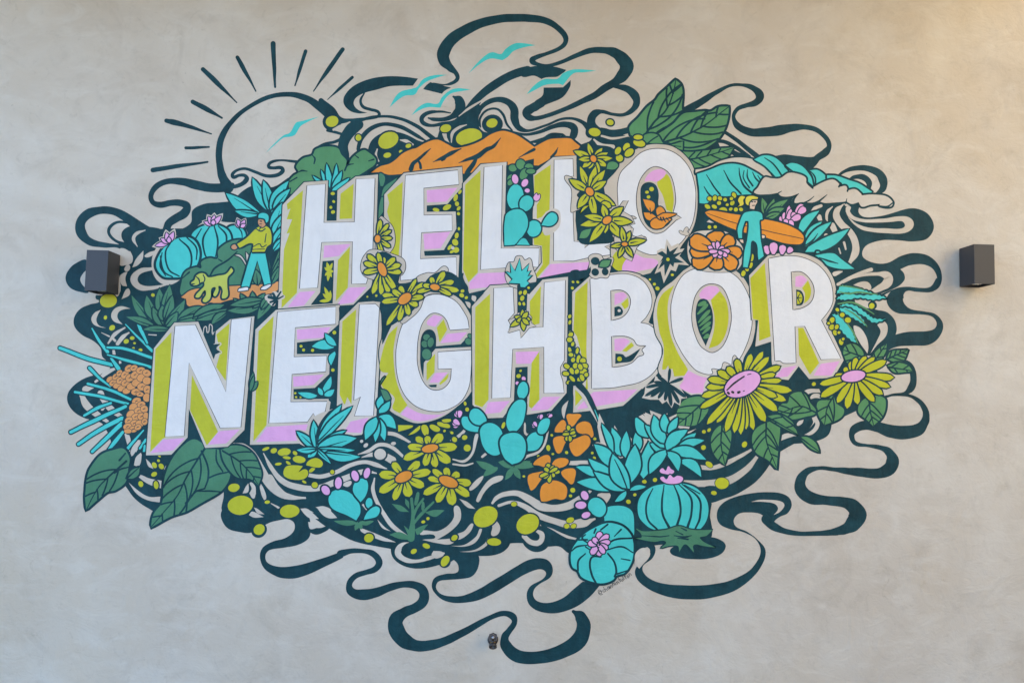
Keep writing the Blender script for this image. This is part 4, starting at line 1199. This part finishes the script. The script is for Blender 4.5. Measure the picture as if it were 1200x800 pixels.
dots('L', "458,265,13,12 488,262,12,16,20 518,262,13,11 548,270,11 600,245,12,16 512,290,12 485,312,16,11 445,312,18,12 560,300,9 590,290,12,15 585,265,10 582,325,11 612,328,12 642,328,12 457,430,11,10 491,430,10,9 655,702,12,18,20 676,677,11,14 700,655,9,18,20 706,610,10,22,10 538,340,0.5", 5)
f('L', "505,338! 520,320 540,315 558,325 562,340!", 5)
M('fern_leaf', 'green leaves behind the surfer head', G='leaf')
blades('G', 785, 380, "765,260,44,6 835,265,44,4 915,270,46,-10 895,320,46,-6 870,350,34,0", 8, rib=True)
M('pink_bloom', 'pink bloom of many petals right of the surfer', P='petal')
blades('P', 905, 430, "870,370,30 895,345,30 925,305,24 935,325,26 1005,300,34,0,960,345 1020,320,40,0,975,350 955,345,26,0,940,375 990,365,38,0,935,390 950,405,44,0,905,420 905,385,28,0,900,425", 5, 'petal')
blades('P', 865, 590, "785,540,38,0,800,590 835,520,50,0,830,590 888,535,42,0,880,590 940,552,36,0,915,580", 6, 'petal')
M('agave_plant', 'turquoise agave right of the surfboard', C='leaf')
O(900, 190)
blades('C', 215, 500, "300,285,56,-20,180,430 315,350,44,-8,215,460 370,350,50,-6,215,490 475,392,72,16,215,520 290,540,20,6,300,525", 9)
f('C', "275,545! 380,535 430,570 505,625! 420,625 350,605 320,575", 9)
s('K', "300,560,6 360,580,9 410,595,4")
s('K', "215,490,6 260,460,9 290,420,3")
M('surfboard', 'orange surfboard under the surfer arm', O='board', B='fin')
O(740, 180)
f('B', "440,400! 480,372 510,375! 500,400 470,405", 5)
f('O', "430,345! 460,335 560,348 700,372 850,400 960,440 1005,480 1005,515 980,532 900,525 780,490 620,450 500,400 445,365", 9)
s('k', "440,350,3 600,405,5 800,455,5 1005,500,4")
M('surfer', 'surfer in turquoise wetsuit with yellow ponytail', C='wetsuit', Y='hair', s='skin')
f('Y', "670,255! 640,250 625,275 635,300 622,312! 655,300 655,270", 6)
f('s', "690,270! 735,262! 736,285 725,305 718,330! 692,330! 694,308 680,295", 6)
f('s', "632,498! 650,500 655,525! 640,518", 5)
e('s', 768, 488, 13, 9, 0, 5)
f('C', "690,340! 720,338 760,350 768,385! 752,390 752,430 755,500 775,600! 745,622! 715,510 695,600 680,668! 655,665! 662,570 680,490 685,400 665,395! 650,440 648,495! 628,495! 622,440 640,385 660,350", 8)
f('Y', "668,275! 675,255 710,248 742,258! 738,265! 705,268! 690,285 685,305! 672,295", 6)
for st in ("690,325,5 718,330,5", "706,282,6 712,282,5", "722,282,6 726,282,5", "708,305,4 722,303,4"):
    s('K', st)
M('ribbed_leaf', 'toothed turquoise leaves with dark edges right of the R', C='leaf', G='leaf_edge')
O(900, 330)
for q in ("400,70! 430,25 480,30 560,50 620,68! 540,70 470,62", "400,100! 440,75 540,80 640,78 695,95! 610,105 540,95 450,105", "410,150! 450,130 520,145 580,190 620,215 690,220! 620,240 560,200 500,175", "400,160! 470,155 540,205 580,262! 520,225 450,185",
          "375,190! 420,200 470,250 500,310 520,370! 460,320 410,260"):
    lp = loop_px(q, sub=12)
    n_ = len(lp)
    wav = []
    for i_ in range(n_):
        dx_, dy_ = lp[(i_+1) % n_][0]-lp[i_-1][0], lp[(i_+1) % n_][1]-lp[i_-1][1]
        l_ = math.hypot(dx_, dy_) or 1
        d_ = 0.55*math.sin(i_*1.25)
        wav.append((lp[i_][0]-dy_/l_*d_, lp[i_][1]+dx_/l_*d_))
    f('C', wav, 8)
for st in ("420,60,6 470,70,10 540,62,10 640,75,6", "410,130,8 480,120,10 540,140,10 620,190,6", "450,160,5 500,185,10 540,220,10 580,262,5", "400,175,5 450,230,10 500,300,10 530,375,6", "420,25,6 480,30,9 560,48,6"):
    s('G', st)
dots('L', "405,165,12 435,195,14,13 468,225,18,16 375,225,14,18 355,243,9,8 374,265,14,16 402,265,11,14 392,298,12,16,-20 415,298,9 428,352,13,18,-10 440,335,9 268,600,12", 5)
f('B', "195,655! 230,630 300,628! 308,650! 260,650 220,662")
f('B', "240,690! 260,660 300,658 320,690! 280,680")

# ------------------------------------------------------------------ big yellow flowers on the right
O(900, 330)
M('heart_leaf', None, G='leaf_blade')
leafv('G', "440,420! 450,380 500,365 540,390 560,430 540,480 470,480", "550,440 445,400", 2, 9, 8)
M('heart_leaf', None, G='leaf_blade')
leafv('G', "610,440! 640,400 695,365! 690,410 640,470", "620,470 690,370", 2, 8)
M('heart_leaf', None, G='leaf_blade')
leafv('G', "695,450! 720,410 800,400 820,398! 790,465 740,470", "695,455 815,400", 3, 9)
M('heart_leaf', None, G='leaf_blade')
leafv('G', "700,490! 760,475 820,490 848,525! 800,530 740,530", "705,500 845,522", 2, 9)
O(880, 450)
M('heart_leaf', None, G='leaf_blade')
leafv('G', "630,165 640,110 700,70 780,80 790,130 770,190 715,245! 680,210", "690,90 700,160 718,240", 3, 10)
M('heart_leaf', None, G='leaf_blade')
leafv('G', "385,135 395,100 450,90 480,50! 500,110 545,150 520,200 430,238! 400,190", "490,60 450,130 430,235", 3, 10)
M('heart_leaf', None, G='leaf_blade')
leafv('G', "215,110 230,65 280,45 320,60 345,105 380,165 320,190 250,205 180,190 160,150 180,115", "380,165 290,130 170,170", 3, 10)
M('heart_leaf', None, G='leaf_blade')
leafv('G', "280,310! 330,310 380,345 402,400! 350,375", "285,310 400,395", 0, 9)
M('heart_leaf', None, G='leaf_blade')
leafv('G', "0,320 20,270 75,225 130,215 165,265 160,370 152,500! 110,455 30,400", "90,220 85,330 150,490", 4, 10)
M('heart_leaf', None, G='leaf_blade')
leafv('G', "115,170! 180,180 240,220 280,290! 200,270 150,240", "120,175 275,285", 2, 8)
M('sunflower', 'big lime flower with pink centre under the lower O', L='petal', P='flower_centre')
O(740, 440)
leafv('G', "265,290! 265,220 300,150 360,125 420,130 450,190 420,250 370,290", "430,150 350,220 268,288", 3, 10)
leafv('G', "465,390 480,330 530,290 580,320 580,400 545,522! 490,470", "530,290 525,400 545,515", 3, 9)
leafv('G', "705,370 730,310 790,275 850,270 870,310 860,420 850,545! 800,495 730,450", "790,275 790,380 848,535", 4, 10)
leafv('G', "790,240! 860,230 900,260 960,310 975,345! 900,310 830,270", "800,245 970,340", 2, 8)
daisy(650, 50, 112, 66, -27, "412,122,46 438,68,44 448,20,46 505,-25,46 560,-50,44 615,-95,46 700,-128,42 770,-140,40 805,-108,42 872,-55,44 842,-10,40 880,28,38 938,88,52 905,145,50 850,122,46 855,205,56 785,268,56 715,318,44 672,315,44 640,345,44 602,335,46 550,328,46 500,275,46 442,285,46 402,190,42", 44, 7, 'petal', 'L', 'P', 0.8)
for st in ("560,85,8 600,45,11 660,5,9", "680,-5,6 700,-10,5", "565,100,14 570,105,14", "590,95,14 595,98,14", "625,98,16 632,95,14", "655,90,6 660,88,6"):
    s('k', st)
M('sunflower', 'lime flower with pink centre right of the R leg', L='petal', P='flower_centre')
O(900, 330)
daisy(500, 553, 70, 32, -10, "392,552,38 445,505,36 483,468,38 515,445,40 575,437,40 625,442,36 692,462,50 738,560,50 715,615,44 672,660,46 622,702,46 525,718,44 462,742,48 405,708,44 308,675,50 303,600,42", 42, 7, 'petal', 'L', 'P', 0.7, crease=False)

# ------------------------------------------------------------------ plants along the bottom
M('agave_plant', 'turquoise agave below the lower E and I', C='leaf')
O(240, 440)
f('B', "540,320 600,320 640,240 760,190 800,165! 870,180 820,320 700,420 560,400")
blades('C', 655, 430, "538,325,48,0 638,262,54,0 752,200,50,-6,660,400 802,168,56,-4,665,380 866,180,60,-8,660,390 830,320,34,-6,670,410 890,365,80,-10 880,437,36,4 912,475,54,14,700,450 738,515,26,0 605,478,44,0 538,435,34,-4", 8, rib=True)
M('agave_plant', 'hanging turquoise leaves between the lower I and G', C='leaf')
blades('C', 1010, 245, "1040,115,44,-6,1025,200 1085,150,44,8,1020,215 1120,310,70,-18 1055,380,54,-4 1000,388,44,0 940,375,64,6", 8)
f('g', "1030,80! 1065,90 1090,135! 1060,145", 6, name='leaf')
f('g', "1025,55! 1040,20 1060,0!", 6, name='leaf')
M('side_leaf', None, g='leaf')
blades('g', 265, 90, "285,-20,26 310,35,34 290,0,20", 6)
M('prickly_pear', 'turquoise prickly pear with pink buds at lower left', C='paddle', P='bud', g='leaf')
O(240, 560)
blades('g', 900, 260, "755,250,34,-6 880,305,30 990,250,34,6 920,300,30", 0, name='leaf')
f('C', "725,125 745,80 790,68 850,85 900,140 912,200 888,247! 830,215 750,178", 9)
f('C', "912,140! 870,80 875,35 905,5 945,10 957,50 940,105", 9)
e('C', 963, 145, 20, 30, 0, 8)
f('C', "930,243! 955,195 1000,165 1025,180 1010,220 970,235", 9)
for q in ("708,70,22,30,-35", "782,28,20,34,4", "880,-14,20,32,-22", "950,-30,18,32,15"):
    a = [float(v) for v in q.split(',')]
    e('P', *a, 8)
M('daisy_flower', 'upper lime daisy of the bottom trio', L='petal', O='flower_centre')
O(400, 490)
for q in ("332,40! 420,42 410,55 335,78!", "390,100! 460,42 470,50 430,85", "470,45 500,42 510,90 485,98", "518,42 560,45 578,70 545,75", "560,28 600,25 638,48 600,52", "590,8 640,5 640,18 600,22"):
    f('L', q, 5, name='petal')
daisy(520, 175, 48, 23, -10, "436,108,46 500,102,44 592,92,60 678,165,60 640,258,62 556,285,50 488,278,48 365,238,54 388,165,48", 50, 7)
M('daisy_flower', 'left lime daisy of the bottom trio with stem', L='petal', O='flower_centre', g='leaf')
for st in ("410,470,16 420,560,18 408,700,44", "480,470,12 440,530,16 420,580,14", "540,490,12 460,570,18 420,620,14"):
    s('g', st)
for q in ("295,500! 350,510 398,548! 340,540", "490,550! 540,535 605,538! 550,575", "280,680! 340,665 400,690 430,712! 340,705", "375,470! 395,490 398,530! 375,500", "430,470! 450,430 455,470! 435,510", "430,650! 470,630 510,620! 450,680", "365,625! 400,660 395,690!", "470,510! 480,485 490,520! 475,540"):
    f('g', q, 0, name='leaf')
daisy(365, 342, 52, 29, -25, "222,325,58 302,258,50 458,252,52 525,310,54 485,398,56 398,460,64 308,478,48 222,432,60", 54, 7)
M('daisy_flower', 'right lime daisy of the bottom trio', L='petal', O='flower_centre')
daisy(628, 370, 58, 29, 22, "480,442,52 508,350,40 535,298,42 613,287,46 690,318,50 762,378,54 750,455,54 652,508,66 560,492,54", 50, 7)
M('prickly_pear', 'large turquoise prickly pear below the lower H', C='paddle', P='flower', g='leaf', B='pale_rim')
f('K', "1040,70! 1080,10! 1120,10! 1080,100! 1050,110!")
s('B', "1035,75,10 1065,20,10 1085,95,14 1180,70,10")
s('B', "1045,270,6 1080,225,16 1150,200,16 1190,150,14 1215,60,8")
blades('g', 1010, 285, "790,250,44,-8,900,290 920,255,50,6 830,340,44,8,920,290 960,360,40 1050,355,40 1150,275,44,-6 1110,250,40", 0, name='leaf')
O(440, 370)
e('C', 863, 435, 31, 50, 8, 8)
f('C', "768,600 790,540 830,495 870,495 880,540 865,620 830,670 795,680 772,650", 8)
f('C', "505,620 515,590 560,600 620,640 620,670 580,678 525,660", 8)
f('C', "550,580 570,545 610,550 650,605 635,635 590,635 560,612", 8)
f('C', "612,680 630,640 680,628 730,660 748,710 735,800 690,815 640,780", 9)
f('C', "880,765 890,715 930,682 975,690 980,730 950,780 910,790 885,785", 8)
f('C', "952,680 958,630 985,603 1018,605 1015,650 985,690", 8)
f('C', "728,750 745,705 790,685 840,690 875,730 880,790 850,850 800,870! 755,830", 9)
def tuft(cx, cy, ang, r):
    for d in (-38, 0, 38):
        t = math.radians(ang + d)
        f('P', shape(cx - math.cos(t)*r*0.3, cy - math.sin(t)*r*0.3, cx + math.cos(t)*r, cy + math.sin(t)*r, r*0.8, 0, 'petal'), 4, name='flower')
tuft(492, 585, 240, 32)
tuft(485, 630, 180, 34)
tuft(968, 598, 250, 22)
tuft(1018, 590, 285, 20)
tuft(940, 640, 200, 24)
dots('L', "405,673,8 448,683,10,8 525,512,8,12 537,547,11,12 750,640,10,20,20 1033,698,8 1012,772,12,18", 3, name='berry')
def poppy(cx, cy, pet, stam):
    for q in pet:
        f('O', q, 7, name='petal')
    blades('L', cx, cy, stam, 6, 'petal', name='stamen')
M('poppy_flower', 'upper orange poppy below the lower B', O='petal', L='stamen')
O(620, 390)
poppy(240, 590, ("222,478 260,475 305,480 290,505 245,550 228,520", "150,575 180,520 205,510 220,550 215,575 180,582", "275,545 310,520 350,525 370,560 372,610 330,595 285,580", "142,620 170,605 215,612 205,660 175,705 148,670", "240,640 280,615 340,600 360,640 325,690 275,722 245,690"),
      "228,540,22 262,560,22 205,580,22 215,630,24 240,635,20 275,600,22 195,595,16 270,578,18")
M('poppy_flower', 'lower orange poppy above the ribbed cactus', O='petal', L='stamen')
O(580, 500)
poppy(320, 265, ("225,215 280,170 318,168 325,205 300,235 260,225", "335,235 350,195 390,180 430,195 415,225 370,240", "390,260 430,242 470,250 468,300 450,335 420,310 395,285", "192,310 200,280 260,262 285,265 255,330 215,372 200,350", "270,430 272,350 310,320 360,315 415,345 420,400 400,425 350,420 300,435"),
      "310,215,26 345,230,24 380,262,24 350,290,22 318,325,24 285,300,24 262,290,20 290,240,22 365,240,20")
M('agave_plant', 'large turquoise agave between poppies and barrel cactus', C='leaf', B='pale_rim')
for q in ("600,0! 610,-80! 640,-20! 690,60! 700,-10! 740,60! 770,20! 800,70! 830,10! 870,60! 900,60! 860,160! 640,200!",):
    f('B', q, straight=True)
f('B', "570,105! 600,90 650,110 690,170 640,210 600,170", 0)
blades('C', 775, 368, "685,5,66,6,730,170 770,25,56,0,760,180 830,18,56,6,830,150 625,-20,40,8,690,150", 8)
blades('C', 775, 368, "580,102,80,14,690,240 905,82,88,12,860,300 475,232,64,-6,690,280 548,185,62,-14,700,280 480,322,76,10,700,365 580,262,74,-12 820,105,100,10,780,330 690,158,104,-14,780,365", 9, rib=False)
blades('C', 775, 368, "888,350,30,-6,790,368 703,437,36,-6,770,378", 6)
s('K', "775,365,6 740,270,7 700,190,4")
M('agave_plant', 'turquoise agave rosette left of the big lime flower', C='leaf', B='pale_rim')
O(740, 440)
f('B', "15,230! 60,225! 80,240! 55,205! 115,230! 95,180! 150,215! 165,190! 175,120! 215,200! 205,250! 265,225! 250,290! 340,300! 330,330! 380,310! 200,430! 100,380!")
f('K', "40,215! 80,225! 75,190! 110,215! 95,150! 0,150!")
blades('C', 200, 430, "110,398,60,10,190,450 22,240,70,-16,120,360 78,288,62,6,190,425 130,232,76,-10,195,400 192,222,54,0,195,330 270,245,46,0,215,340 272,312,26,4,215,360 328,318,76,-14 378,335,40,6,290,390 425,378,52,-6,270,420 437,492,70,-20,220,440 408,592,60,-26,280,495 275,558,60,-22,205,445 105,575,72,16,205,440", 8)
M('spiky_leaf', 'dark spiky leaf fan below the lower B', K='leaf', B='pale_rim')
f('K', "-10,140! 60,75! 85,90! 130,120! 170,130! 280,140! 270,200! 180,230! 100,200! 60,230! 0,260! -60,240!")
f('B', "60,130! 75,105! 80,60! 130,40! 140,0! 165,20! 215,-60! 225,0! 310,20! 280,60! 325,130! 290,135! 285,175! 250,155! 235,190! 205,150! 180,165! 160,140! 110,140!", straight=True)
blades('K', 215, 45, "75,120,24 80,68,22 128,38,20 150,5,24 225,-45,20 305,15,22 320,128,26 280,165,26 232,182,26 195,150,24 155,135,24 110,125,26", 0, 'petal', name='leaf')
M('barrel_cactus', 'round ribbed turquoise cactus with pink flower at bottom right', C='cactus_body', P='flower', g='leaf')
O(740, 550)
f('K', "20,330! 20,200! 80,100! 440,100! 470,200! 440,350! 300,420! 140,440! 20,400!")
f('C', "35,240 50,160 110,105 180,85 240,82 320,85 390,115 440,180 450,250 425,320 380,355 250,350 130,350 60,300", 9)
for st in ("125,110,5 88,190,9 95,290,9 150,350,9", "190,90,5 178,190,10 185,270,10 225,345,12", "245,85,5 280,170,10 285,260,10 260,345,12", "275,85,5 345,160,10 350,260,10 325,345,12", "295,85,5 395,170,10 400,280,10 370,350,8", "310,90,5 400,140,6"):
    s('K', st)
for q in ("165,10 180,-10 200,5 215,-20 230,-5 250,10 235,25 200,25", "168,50 185,40 205,55 225,30 245,45 270,35 300,50 285,75 240,82 195,75"):
    f('P', q, 6, name='flower')
for q in ("20,340! 70,360 200,350 280,330 350,350 475,352! 440,385 400,400 490,455! 420,445 365,440 365,485! 325,440 305,440 280,480! 270,445 220,445 170,460! 200,420 130,422 20,400! 60,390",):
    f('g', q, 6, name='leaf')
for st in ("250,385,4 310,395,10 350,385,4", "270,400,4 330,408,8", "290,340,4 320,355,8", "260,360,4 300,380,6", "60,385,3 160,392,6 220,385,4"):
    s('K', st)
M('barrel_cactus', 'turquoise cactus with pink flower at the bottom centre', C='cactus_body', P='flower')
O(580, 500)
f('C', "640,520 645,480 690,462 760,465 805,500 815,580 800,650 700,640 650,580", 9)
f('C', "545,470 560,425 600,415 640,445 650,490 620,525 575,510", 8)
for q in ("526,400,20,28,-30", "503,457,32,22,-5", "533,515,26,18,-20"):
    a = [float(v) for v in q.split(',')]
    e('P', *a, 8, name='bud')
f('C', "445,770 450,720 480,670 520,630 580,590 640,565 700,565 760,590 800,640 812,720 800,790 760,850 710,870 690,895 640,912 590,910 510,880 485,840 455,820", 11)
for st in ("640,700,9 700,660,9 800,650,8", "650,720,6 740,700,8 808,735,6", "545,680,6 510,650,9 530,630,6", "490,660,8 540,660,8", "580,620,8 590,595,8", "620,600,8 660,570,8", "550,690,5 480,700,9 450,725,6", "700,640,5 740,600,8", "620,760,8 570,760,9 555,800,9 570,870,10 590,910,9", "660,740,8 700,790,9 710,850,10 700,875,9", "530,740,6 490,780,9 485,840,9", "590,740,4 530,700,6", "740,770,5 790,780,7", "715,860,8 770,840,6"):
    s('K', st)
blades('P', 605, 685, "615,612,38 665,630,34 675,670,32 660,710,32 612,755,36 565,745,36 545,680,36 575,650,30 640,740,30", 6, 'petal', name='flower')
dots('K', "600,675,6 612,690,6 595,692,5 608,705,5")
f('B', "818,800! 822,745 850,712 885,708 908,735 900,765 870,800 845,830!")

# ------------------------------------------------------------------ the painter's handwritten signature
M('signature', 'small handwritten black signature below the bottom cactus', k='lettering')
GLY = {'@': ("5,-3 4,-6 1,-6 0,-3 2,0 5,-1 6,-6 4,-9 0,-9 -2,-4 0,2 5,3", 9), 'c': ("4,-5 2,-6 0,-3 2,0 4,-1", 6), 'h': ("0,-12 0,0 0,-4 2,-6 4,-4 4,0", 7), 'a': ("4,-5 2,-6 0,-3 2,0 4,-2 4,-6 5,0", 7),
       'n': ("0,-6 0,0 0,-4 2,-6 4,-4 4,0", 7), 'i': ("0,-6 0,0", 4), 'f': ("4,-12 2,-11 2,0", 5), 'u': ("0,-6 0,-2 2,0 4,-2 4,-6 4,0", 7), 'l': ("0,-12 0,0", 4), 't': ("1,-11 1,0", 5), 'o': ("2,-6 0,-3 2,0 4,-3 2,-6", 6.5)}
O(580, 630)
def sig(text, x0, y0, x1, y1):
    tot = sum(GLY[c][1] for c in text)
    dx, dy = (x1-x0)/tot, (y1-y0)/tot
    L = math.hypot(dx, dy)
    ux, uy = dx/L, dy/L
    cur = 0.0
    for i, ch in enumerate(text):
        st, adv = GLY[ch]
        sc = L*1.02
        wob = (i*37 % 5 - 2)*0.5
        def at(a, b):
            a, b = a*sc, (b+wob)*sc
            return (x0+dx*cur + ux*a - uy*b, y0+dy*cur + uy*a + ux*b)
        pts = [at(*[float(v) for v in tok.split(',')]) for tok in st.split()]
        s('k', ' '.join(f"{q[0]},{q[1]},3.0" for q in pts), sub=3)
        if ch == 'i':
            q = at(0.4, -9)
            s('k', f"{q[0]},{q[1]},4 {q[0]+1},{q[1]},4")
        if ch in 'ft':
            a, b = at(-1, -6.5), at(4.5, -6.5)
            s('k', f"{a[0]},{a[1]},3 {b[0]},{b[1]},3")
        cur += adv
sig("@channinfulton", 618, 330, 806, 214)

# ------------------------------------------------------------------ build the mural's objects
mural = bpy.data.objects.new("mural", None)
COL.objects.link(mural)
mural["label"] = "large painted mural of white block lettering among plants, waves and ribbons on plaster wall"
mural["category"] = "mural"
for mo in Motif.allm:
    root = None
    items = [(('line_work' if c != 'B' else 'bare_gap'), c, V, F) for c, (V, F) in mo.lines.items()] + mo.fills
    items = [it for it in items if it[3]]
    for i, (nm, c, V, F) in enumerate(items):
        if root is None:
            root = mesh_obj(mo.name, V, F, PAL[c], mural)
            if mo.label:
                root["label"] = mo.label
        else:
            mesh_obj(nm, V, F, PAL[c], root)
print("paint layers", _z[0])

# ------------------------------------------------------------------ things fixed to the wall
LAMP_M = plain_mat("dark_grey_powder_coat", (50, 50, 54), 0.45, 0.0, 0.08, 60.0)
LAMP_IN = plain_mat("lamp_reflector", (120, 118, 112), 0.35, 0.8, 0.1, 40.0)
GLASS_M = plain_mat("frosted_lamp_glass", (205, 205, 200), 0.25, 0.0, 0.03, 20.0)
BRASS_M = plain_mat("weathered_brass", (112, 92, 66), 0.45, 0.8, 0.35, 60.0)
IRON_M = plain_mat("grey_cast_iron", (84, 80, 78), 0.5, 0.7, 0.3, 80.0)
STEEL_M = plain_mat("worn_steel", (170, 170, 172), 0.35, 0.9, 0.2, 60.0)

def bevel(ob, w, seg=2):
    md = ob.modifiers.new("bevel", 'BEVEL')
    md.width = w
    md.segments = seg
    md.limit_method = 'ANGLE'
    return ob

def lathe(prof, n=24, close=True):
    """prof: (r, h) along +Z"""
    V, F = [], []
    for r, h in prof:
        for i in range(n):
            a = 2*math.pi*i/n
            V.append((r*math.cos(a), r*math.sin(a), h))
    for k in range(len(prof)-1):
        for i in range(n):
            j = (i+1) % n
            F.append((k*n+i, k*n+j, (k+1)*n+j, (k+1)*n+i))
    if close:
        F.append(tuple(reversed(range(n))))
        F.append(tuple(range((len(prof)-1)*n, len(prof)*n)))
    return V, F

def put(V, mat):
    return [tuple(mat @ Vector(v)) for v in V]

def smooth(ob):
    for q in ob.data.polygons:
        q.use_smooth = True
    return ob

LW, LH, LD, TH = 0.127, 0.243, 0.176, 0.004
def wall_lamp(cx, cz, label):
    root = bpy.data.objects.new("wall_lamp", None)
    COL.objects.link(root)
    root.location = (cx, 0.0, cz)
    root["label"] = label
    root["category"] = "wall lamp"
    root["group"] = "box lamps on the mural wall"
    w, h = LW/2, LH/2
    # square tube body, open above and below, built as four sheets with real thickness
    o = [(-w, -LD), (w, -LD), (w, -0.012), (-w, -0.012)]
    i_ = [(-w+TH, -LD+TH), (w-TH, -LD+TH), (w-TH, -0.012-TH), (-w+TH, -0.012-TH)]
    V, F = [], []
    for z in (-h, h):
        V += [(x, y, z) for x, y in o] + [(x, y, z) for x, y in i_]
    for k in range(4):
        j = (k+1) % 4
        F.append((k, j, 8+j, 8+k))
        F.append((4+j, 4+k, 12+k, 12+j))
        F.append((j, k, 4+k, 4+j))
        F.append((8+k, 8+j, 12+j, 12+k))
    bevel(mesh_obj("housing", V, F, LAMP_M, root), 0.0012)
    V, F = box_vf(-w+0.012, w-0.012, -0.0118, 0.0, -h+0.02, h-0.02)
    mesh_obj("back_plate", V, F, LAMP_M, root)
    for sg in (-1, 1):
        z0 = sg*(h-0.022)
        V, F = box_vf(-w+TH+0.0005, w-TH-0.0005, -LD+TH+0.0005, -0.012-TH-0.0005, min(z0, z0-sg*0.006), max(z0, z0-sg*0.006))
        mesh_obj("inner_plate", V, F, LAMP_IN, root)
        V, F = lathe([(0.001, 0.0), (0.030, 0.0), (0.034, 0.003), (0.034, 0.010), (0.026, 0.013), (0.001, 0.014)], 28)
        mt = Matrix.Translation((0, -LD*0.53, z0 + sg*0.0005)) @ (Matrix.Identity(4) if sg > 0 else Matrix.Rotation(math.pi, 4, 'X'))
        smooth(mesh_obj("lens", put(V, mt), F, GLASS_M, root))
    return root
lx, lz = to_wall(128.3, 322.0)
wall_lamp(lx, lz, "dark grey box wall lamp left of the lettering, overlapping painted ribbons")
rx_, rz_ = to_wall(1134.8, 314.8)
wall_lamp(rx_, rz_, "dark grey box wall lamp on bare plaster right of the mural")

# hose tap below the lettering
tx, tz = to_wall(577.5, 749.0)
tap = bpy.data.objects.new("hose_tap", None)
COL.objects.link(tap)
tap.location = (tx, 0.0, tz)
tap["label"] = "small weathered metal hose tap on bare plaster at the bottom of the mural"
tap["category"] = "tap"
TOW = Matrix.Rotation(math.pi/2, 4, 'X')          # lathe axis -> towards the viewer (-Y)
V, F = lathe([(0.031, 0.0), (0.032, 0.004), (0.026, 0.008), (0.012, 0.010)], 24)
smooth(mesh_obj("wall_flange", put(V, TOW), F, IRON_M, tap))
V, F = lathe([(0.011, 0.008), (0.011, 0.045), (0.017, 0.047), (0.017, 0.060), (0.013, 0.064), (0.013, 0.072)], 20)
smooth(mesh_obj("valve_body", put(V, TOW), F, BRASS_M, tap))
SP = Matrix.Translation((0, -0.056, 0.0)) @ Matrix.Rotation(math.radians(128), 4, 'X')
V, F = lathe([(0.013, 0.0), (0.013, 0.018), (0.021, 0.020), (0.0235, 0.022), (0.022, 0.025), (0.0235, 0.028), (0.022, 0.031), (0.0235, 0.034), (0.018, 0.036), (0.0145, 0.034), (0.0135, 0.012), (0.001, 0.010)], 24)
smooth(mesh_obj("spout", put(V, SP), F, IRON_M, tap))
ST = Matrix.Translation((0, -0.058, 0.004)) @ Matrix.Rotation(math.radians(35), 4, 'X')
V, F = lathe([(0.008, 0.0), (0.008, 0.024), (0.011, 0.025), (0.011, 0.030), (0.005, 0.032), (0.005, 0.040)], 16)
smooth(mesh_obj("stem", put(V, ST), F, BRASS_M, tap))
# scalloped hand wheel with open gaps between its spokes
HW = ST @ Matrix.Translation((0, 0, 0.036)) @ Matrix.Rotation(math.radians(18), 4, 'X')
def torus(R, r, n=32, m=8, scal=0.0):
    V, F = [], []
    for i in range(n):
        a = 2*math.pi*i/n
        RR = R*(1 + scal*math.cos(8*a))
        for j in range(m):
            b = 2*math.pi*j/m
            V.append(((RR + r*math.cos(b))*math.cos(a), (RR + r*math.cos(b))*math.sin(a), r*math.sin(b)))
    for i in range(n):
        for j in range(m):
            F.append((i*m+j, ((i+1) % n)*m+j, ((i+1) % n)*m+(j+1) % m, i*m+(j+1) % m))
    return V, F
V, F = torus(0.024, 0.0042, 48, 8, 0.06)
wheel = smooth(mesh_obj("hand_wheel", put(V, HW), F, IRON_M, tap))
for k in range(6):
    V, F = box_vf(0.004, 0.0225, -0.0024, 0.0024, -0.002, 0.002)
    mesh_obj("spoke", put(V, HW @ Matrix.Rotation(2*math.pi*k/6, 4, 'Z')), F, IRON_M, wheel)
V, F = lathe([(0.008, -0.003), (0.008, 0.003), (0.004, 0.006), (0.001, 0.006)], 12)
mesh_obj("wheel_nut", put(V, HW), F, STEEL_M, wheel)
